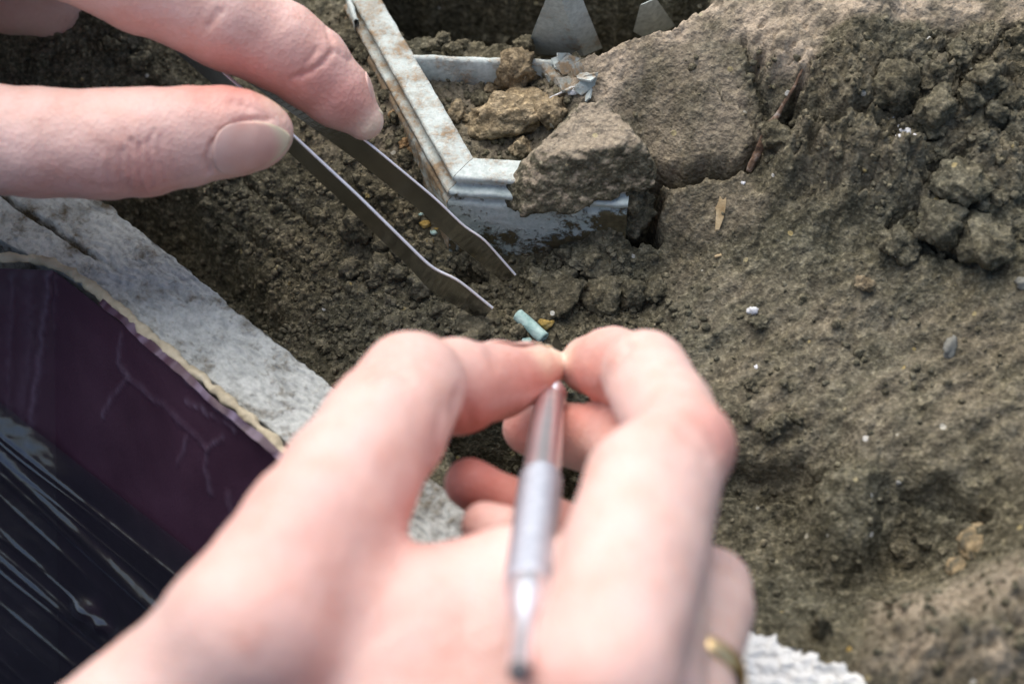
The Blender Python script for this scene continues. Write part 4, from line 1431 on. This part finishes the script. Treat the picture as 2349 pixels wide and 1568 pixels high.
def ribbon(name, upper, lower, thick):
    """flat blade between two edge lines (each point: u, v, depth)"""
    n = 90
    U, _ = resample([D(*p) for p in upper], n); L, _ = resample([D(*p) for p in lower], n)
    for _ in range(3):
        U[1:-1] = .5 * U[1:-1] + .25 * (U[:-2] + U[2:]); L[1:-1] = .5 * L[1:-1] + .25 * (L[:-2] + L[2:])
    T = np.gradient((U + L) / 2, axis=0); W_ = U - L
    nn = np.cross(T, W_); nn /= np.linalg.norm(nn, axis=1, keepdims=True)
    sgn = np.sign((nn @ FWD).mean())
    nn = nn * sgn * thick
    wn = W_ / np.linalg.norm(W_, axis=1, keepdims=True)
    e = 0.018
    rows = [L + wn * e, L + nn * .25, L + nn * .75, L + wn * e + nn, U - wn * e + nn, U + nn * .75, U + nn * .25, U - wn * e, L + wn * e]
    R = np.stack(rows, 1)
    me = grid_mesh(name, R)
    import bmesh
    bm = bmesh.new(); bm.from_mesh(me)
    bmesh.ops.remove_doubles(bm, verts=bm.verts, dist=1e-6)
    bmesh.ops.holes_fill(bm, edges=bm.edges, sides=20)
    bmesh.ops.recalc_face_normals(bm, faces=bm.faces)
    for f in bm.faces:
        f.smooth = False
    bm.to_mesh(me); bm.free()
    me.materials.append(M_steel); me.materials.append(M_edge)
    cen = np.array([p.center[:] for p in me.polygons]) * 100
    it_ = np.linspace(0, n - 1, n * 10)
    fine_ = lambda A_: np.stack([np.interp(it_, np.arange(n), A_[:, k_]) for k_ in range(3)], 1)
    Um = fine_(U + nn * .5)
    du = np.array([np.min(((Um - c) ** 2).sum(1)) for c in cen]) ** .5
    Lm = fine_(L + nn * .5)
    dl = np.array([np.min(((Lm - c) ** 2).sum(1)) for c in cen]) ** .5
    me.polygons.foreach_set('material_index', ((du < thick * .62) | (dl < thick * .62)).astype(np.int32))
    return obj(name, me, None, tw_)


ribbon('arm', [(120, -200, 37.3), (430, 95, 36.7), (640, 283, 36.7), (820, 450, 37.1), (985, 612, 37.5), (1003, 624, 37.55), (1045, 638, 37.65), (1130, 708, 37.85)],
       [(50, -160, 38.0), (375, 95, 37.4), (618, 310, 37.35), (797, 476, 37.7), (962, 638, 38.05), (976, 662, 38.1), (1012, 684, 38.2), (1104, 736, 38.3)], 0.06)
ribbon('arm', [(120, -200, 37.4), (470, 85, 37.0), (700, 228, 37.1), (840, 325, 37.4), (1000, 458, 37.8), (1072, 528, 38.0), (1105, 543, 38.05), (1182, 632, 38.3)],
       [(40, -175, 38.1), (440, 98, 37.6), (675, 265, 37.7), (808, 362, 38.0), (968, 488, 38.35), (1038, 556, 38.5), (1066, 577, 38.55), (1154, 648, 38.75)], 0.05)


# ------------------------------------------------------------------ hands
def nail(parent, sdf, a, b, dors, s0, s1, half, name='fingernail', lift=0.02, power=2.6, mat=None):
    """a nail plate on the surface: a-b axis of the last phalanx, dors = direction of the nail side, half = half width (rad)"""
    a = np.asarray(a, float); b = np.asarray(b, float)
    ax = unit(b - a); dz = unit(dors - ax * (np.asarray(dors) @ ax)); dy = np.cross(ax, dz)
    n1, n2 = 26, 23
    L = np.linalg.norm(b - a)
    pts = np.zeros((n1, n2, 3))
    for j in range(n2):
        ph_ = -1 + 2 * j / (n2 - 1)
        k = (1 - abs(ph_) ** power) ** (1 / power)
        for i in range(n1):
            t_ = i / (n1 - 1)
            mid = 0.5 * (s0 + s1); hl = 0.5 * (s1 - s0)
            s = mid + (t_ * 2 - 1) * hl * max(k, 0.03)
            o = a + ax * s * L
            dd = dz * math.cos(ph_ * half) + dy * math.sin(ph_ * half)
            pts[i, j] = o
            # march outward along dd from well outside
            pts[i, j] = o + dd * 2.2
            pts[i, j] = np.concatenate([pts[i, j]])
            # store direction in closure arrays
            dirs[i][j] = dd
    X = pts.reshape(-1, 3).astype(np.float32); DD = np.array(dirs).reshape(-1, 3).astype(np.float32)
    T_ = np.zeros(len(X), np.float32)
    for _ in range(60):
        T_ = np.minimum(T_ + np.clip(sdf(X - DD * T_[:, None]), -0.2, 0.5) * 0.8, 2.15)
    X = X - DD * T_[:, None]
    R = (X + DD * lift).reshape(n1, n2, 3)
    # free edge stands a little off
    me = grid_mesh(name, R)
    tt_ = np.repeat(np.linspace(0, 1, n1), n2)
    attr(me, 'edge', sstep(0.74, 0.95, tt_))
    attr(me, 'lunula', sstep(0.30, 0.14, tt_) if False else 1 - sstep(0.08, 0.30, tt_))
    o = obj(name, me, mat or M_nail, parent)
    md = o.modifiers.new('thick', 'SOLIDIFY')
    md.thickness = 0.0004
    md.offset = 0.0
    return o


dirs = [[np.zeros(3) for _ in range(23)] for _ in range(26)]


def hand_mesh(name, sdf, lo, hi, h, creases, reds, pales, parent):
    V, Q = sdf_mesh(sdf, lo, hi, h)
    g = sdf_grad(sdf, V.astype(np.float32))
    u_, v_, d_ = toP(V)
    V = V + g * (0.035 * fbm3(V * 0.9, 2, 7) + 0.008 * fbm3(V * 4.5, 2, 9))[:, None]
    facing = sstep(0.0, 0.35, -(g @ FWD))
    for (pts, wpx, amp) in creases:
        e = np.exp(-(seg_dist(u_ + 5 * noise2(u_ / 25, v_ / 25, 1), v_ + 5 * noise2(u_ / 25, v_ / 25, 2), pts) / wpx) ** 2) * facing
        V = V - g * (amp * 2.2 * e)[:, None]
    me = mesh_from(name, V, Q)
    r = np.zeros(len(V)); p = np.zeros(len(V))
    for (c, rad, a) in reds:
        r += a * np.exp(-((V - c) ** 2).sum(1) / rad ** 2)
    for (c, rad, a) in pales:
        p += a * np.exp(-((V - c) ** 2).sum(1) / rad ** 2)
    attr(me, 'red', np.clip(r, 0, .85)); attr(me, 'pale', np.clip(p, 0, .85))
    return obj(name, me, M_skin, parent)


# ---- left hand
LT = [J(-700, 330, 36.0, 190), J(-380, 320, 35.7, 165), J(-120, 312, 35.6, 138), J(80, 326, 35.6, 124), J(250, 330, 35.6, 123), J(330, 326, 35.6, 122), J(430, 312, 35.7, 112), J(510, 302, 35.8, 103), J(570, 301, 35.9, 90), J(610, 302, 36.0, 62)]
LI = [J(-350, -420, 35.0, 165), J(60, -180, 35.8, 140), J(330, -50, 36.2, 124), J(520, 45, 36.5, 112), J(640, 105, 36.8, 100), J(712, 155, 37.0, 92), J(775, 215, 37.2, 74), J(835, 278, 37.4, 42)]
LM = [J(-450, -380, 38.0, 150), J(-150, -110, 40.8, 110), J(30, -22, 41.6, 98), J(115, 8, 41.9, 82)]
LR = [J(-500, -300, 39.5, 140), J(-250, -60, 41.6, 100), J(-60, 10, 42.2, 80)]
LP = [J(230, -300, 39.2, 215), J(40, -262, 39.3, 235), J(-60, -380, 38.4, 290), J(-350, -330, 37.6, 320), J(-850, 60, 36.4, 280), J(-1100, 0, 36.0, 250), J(-1500, -60, 35.5, 240)]  # unseen palm, its first points added to shade the curled fingers below


def sdf_left(X):
    palm = chain(X, LP, 0.5)
    th = smin(chain(X, LT, 0.15), palm, 0.6)
    ix = smin(chain(X, LI, 0.15), palm, 0.4)
    mi = smin(chain(X, LM, 0.15), palm, 0.4)
    ri = smin(chain(X, LR, 0.15), palm, 0.4)
    d = np.minimum(np.minimum(th, ix), np.minimum(mi, ri))
    return d


lh = thing('hand', 'left hand reaching in from the left, pinching the tweezers between thumb and index finger', 'hand', None)
allp = np.array([p for ch in (LT, LI, LM, LR, LP) for (p, r) in ch])
lo = allp.min(0) - 2.2; hi = allp.max(0) + 2.2
cr = [([(300, 318), (294, 430)], 5, .016), ([(318, 335), (322, 440)], 5, .018), ([(342, 318), (348, 432)], 5, .016), ([(278, 340), (272, 425)], 5, .013), ([(368, 310), (374, 420)], 5, .012), ([(330, 290), (318, 345)], 5, .010),
      ([(255, 345), (246, 430)], 6, .010), ([(395, 320), (400, 405)], 6, .008), ([(228, 330), (215, 420)], 6, .007), ([(285, 300), (310, 335)], 5, .009), ([(355, 300), (335, 330)], 5, .009), ([(200, 425), (330, 438)], 7, .006), ([(690, 175), (735, 150), (760, 120)], 7, .030), ([(672, 182), (700, 150), (725, 115)], 6, .018), ([(745, 60), (760, 110), (800, 140)], 6, .014),
      ([(480, 60), (505, 25)], 8, .02), ([(475, 392), (474, 360), (488, 325), (515, 295), (555, 276), (615, 272)], 6, .03), ([(530, 235), (590, 250), (630, 275)], 8, .012)]
reds = [(D(330, 400, 35.0), .7, .45), (D(470, 200, 35.3), .7, .40), (D(150, 430, 35.2), .9, .25), (D(700, 190, 36.5), .7, .55), (D(800, 230, 36.8), .55, .45), (D(560, 150, 36.3), .9, .4), (D(560, 240, 35.6), .6, .35), (D(330, 60, 35.6), 1.0, .3), (D(60, 20, 38.9), 1.5, .35)]
pal = [(D(620, 260, 35.9), .32, .55), (D(850, 290, 37.2), .28, .65), (D(655, 330, 36.0), .22, .5)]
hm = hand_mesh('skin', sdf_left, lo, hi, 0.052, cr, reds, pal, lh)
nail(lh, sdf_left, D(420, 312, 35.7), D(620, 302, 36.0), -FWD * .88 - UP * .50, 0.30, 1.20, 0.66, mat=M_nail)
nail(lh, sdf_left, D(712, 155, 37.0), D(835, 278, 37.4), RT * .82 + UP * .52 + FWD * .10, 0.55, 1.12, 0.7, mat=M_nail)

# ---- right hand
RTh = [J(250, 1860, 28.2, 250), J(400, 1660, 27.4, 225), J(574, 1456, 26.8, 200), J(728, 1222, 28.2, 172), J(800, 1110, 29.0, 158), J(880, 985, 30.2, 143), J(945, 885, 31.2, 126), J(1050, 886, 32.3, 108), J(1140, 876, 33.2, 88), J(1215, 856, 34.0, 66), J(1252, 840, 34.4, 45)]
RIall = [J(1290, 1850, 25.0, 220), J(1375, 1580, 25.2, 185), J(1450, 1290, 26.8, 168), J(1495, 1120, 28.0, 155), J(1568, 1030, 28.8, 116), J(1530, 945, 30.4, 105), J(1462, 852, 32.4, 100), J(1400, 838, 33.3, 84), J(1350, 840, 34.0, 64), J(1328, 842, 34.3, 44)]
RI = RIall[:6] + [J(1478, 858, 31.9, 103)]
RI2 = [J(1478, 858, 32.4, 92), J(1405, 838, 33.9, 86), J(1352, 838, 34.6, 66), J(1328, 842, 34.9, 46)]
RT1 = RTh[:7]
RT2 = [J(955, 890, 31.6, 112)] + RTh[7:]
RM = [J(1380, 1850, 25.6, 200), J(1480, 1620, 26.8, 140), J(1545, 1290, 29.2, 88), J(1545, 1210, 30.2, 84), J(1420, 1015, 33.6, 84), J(1225, 985, 34.9, 66), J(1198, 985, 35.0, 48)]
RR = [J(1520, 1880, 26.8, 170), J(1568, 1640, 27.6, 118), J(1628, 1400, 29.0, 92), J(1632, 1350, 29.6, 90), J(1360, 1250, 32.5, 72), J(1180, 1165, 32.5, 68), J(1080, 1110, 32.3, 62)]
RL = [J(1500, 1900, 28.5, 160), J(1500, 1600, 30.0, 100), J(1350, 1300, 31.2, 70), J(1160, 1230, 30.6, 64), J(1110, 1205, 30.6, 54)]
RW = [J(850, 1425, 28.0, 140), J(1010, 1418, 28.4, 158), J(1180, 1395, 28.6, 178), J(1330, 1430, 27.8, 180)]
RP = [J(600, 1680, 28.2, 290), J(900, 1690, 28.2, 300), J(1250, 1740, 28.2, 290)]
RP2 = [J(250, 1900, 27.2, 330), J(-150, 2400, 27.5, 360)]


def sdf_right(X):
    palm = smin(smin(chain(X, RP, 0.5), chain(X, RP2, .5), 1.2), chain(X, RW, 0.4), 0.9)
    th = smin(smin(chain(X, RT1, 0.18), chain(X, RT2, .12), .07), palm, 0.55)
    ix = smin(smin(chain(X, RI, 0.12), chain(X, RI2, 0.1), .05), palm, 0.45)
    mi = smin(chain(X, RM, 0.15), palm, 0.30)
    ri = smin(chain(X, RR, 0.15), palm, 0.30)
    li = smin(chain(X, RL, 0.15), palm, 0.30)
    d = np.minimum(th, ix)
    d = smin(d, mi, 0.06)
    return np.minimum(np.minimum(d, ri), li)


rh = thing('hand', 'right hand gripping the scalpel between thumb and index finger, seen from behind', 'hand', None)
allp = np.array([p for ch in (RTh, RI, RM, RR, RL, RW, RP) for (p, r) in ch])
lo = allp.min(0) - 2.2; hi = allp.max(0) + 2.2
lo[2] = max(lo[2], -6)
cr = [([(1045, 900), (1040, 960), (1050, 1035)], 10, .05), ([(1075, 930), (1085, 1010)], 12, .03), ([(1015, 930), (1005, 1040)], 14, .025), ([(840, 850), (880, 838), (930, 850)], 7, .035), ([(850, 875), (890, 862), (935, 872)], 7, .03), ([(835, 830), (875, 815), (920, 825)], 7, .025), ([(1590, 960), (1625, 990), (1650, 1030)], 8, .02), ([(1560, 985), (1600, 1010), (1625, 1050)], 8, .02),
      ([(1440, 790), (1395, 850), (1372, 930)], 9, .04), ([(1110, 780), (1128, 800), (1140, 830)], 12, .02)]
reds = [(D(1640, 1010, 28.4), .75, .6), (D(1200, 920, 33.4), .8, .65), (D(1330, 900, 33.6), .7, .65), (D(1100, 980, 31.8), .9, .5), (D(1000, 1080, 29.6), .9, .4), (D(960, 1200, 28.5), .9, .45), (D(1100, 1180, 32), 1.3, .8), (D(1190, 1010, 34.5), .7, .8), (D(640, 1200, 27.3), 1.3, .25),
        (D(1250, 1480, 24.8), 1.0, .3), (D(700, 1420, 25.7), 1.6, .15), (D(1400, 820, 32.8), .5, .4), (D(1400, 930, 32.6), .6, .5), (D(1050, 960, 31.5), .5, .4), (D(880, 800, 30.2), .7, .25), (D(1160, 880, 32.6), .8, .35)]
pal = [(D(1265, 800, 34.2), .35, .7), (D(1240, 830, 33.6), .3, .5), (D(1560, 1420, 28), 1.2, .2)]
hand_mesh('skin', sdf_right, lo, hi, 0.10, cr, reds, pal, rh)
nail(rh, sdf_right, D(1140, 876, 33.2), D(1252, 840, 34.4), UP * .9 + FWD * .6, 0.05, 1.25, 0.7, mat=M_nail)

# ---- gold ring on the ring finger
a = RR[1][0].astype(float); b = RR[2][0].astype(float)
ax = unit(b - a); c = a + (b - a) * 0.40
A1 = unit(np.cross(ax, FWD)); B1 = np.cross(ax, A1)
rr0 = (RR[1][1] + RR[2][1]) / 2 + 0.015
ph = np.linspace(0, 2 * math.pi, 65)
prof = [(-.15, .0), (-.14, .05), (-.08, .075), (0, .082), (.08, .075), (.14, .05), (.15, .0), (.10, -.02), (-.10, -.02), (-.15, .0)]
R = np.array([[c + ax * o + (rr0 + h_) * (math.cos(p) * A1 + math.sin(p) * B1) for (o, h_) in prof] for p in ph])
tag(obj('ring', grid_mesh('ring', R), M_gold), 'plain gold ring on a finger of the right hand', 'ring')

# ------------------------------------------------------------------ scalpel
sc_ = thing('scalpel', 'silver scalpel with a knurled grip held in the right hand, its point beside the bead', 'scalpel')
AX = [D(1276, 762, 37.6), D(1262, 905, 34.0), D(1190, 1545, 24.3)]
axs = unit(AX[-1] - AX[1])


def lathe(name, pr, mat, seg=28, p0=None, d=None, twist=None):
    """pr: list of (distance along the axis from the collar, radius)"""
    p0 = AX[1]; d = axs
    A = unit(np.cross(d, [1, 0, 0.2])); B = np.cross(d, A)
    ph = np.linspace(0, 2 * math.pi, seg + 1)
    R = np.array([[p0 + d * s + r * (math.cos(p) * A + math.sin(p) * B) for p in ph] for (s, r) in pr])
    me = grid_mesh(name, R)
    return obj(name, me, mat, sc_)


LT_ = np.linalg.norm(AX[-1] - AX[1])
lathe('collar', [(-.55, .0), (-.55, .12), (-.35, .20), (-.1, .275), (0.0, .29), (.12, .29), (.2, .25), (.26, .22)], M_alu)
lathe('neck', [(.25, .235), (.5, .25), (2.0, .275), (3.6, .29), (3.95, .30)], M_alu)
pr = []
n_k = 44
for k in range(n_k * 2 + 1):
    s = 3.95 + (7.75 - 3.95) * k / (n_k * 2)
    pr.append((s, 0.335 - (0.024 if k % 2 else 0)))
kn = lathe('knurled_grip', [(3.93, .28)] + pr + [(7.80, .30)], M_grip, 36)
lathe('shoulder', [(7.79, .31), (7.95, .325), (8.15, .31), (8.5, .24), (8.7, .2)], M_alu)
lathe('tail', [(8.68, .2), (8.8, .165), (9.5, .155), (LT_ - .1, .14)], M_alu)
lathe('shaded_end', [(LT_ - .12, .13), (LT_ - .02, .125), (LT_ + .05, .10), (LT_ + .08, .0)], M_dark)  # dark tone paints the shadow spot at the tail's end
# blade: a thin pointed plate from the collar to the tip
dB = AX[0] - AX[1]; sB = unit(np.cross(dB, FWD))
p1 = AX[1] - axs * 0.45
poly = [p1 - sB * .11, p1 + (AX[0] - p1) * .75 - sB * .13, AX[0], p1 + (AX[0] - p1) * .55 + sB * .11, p1 + sB * .11]
prism('blade', poly, 0.04, np.cross(sB, dB), M_steel, sc_)
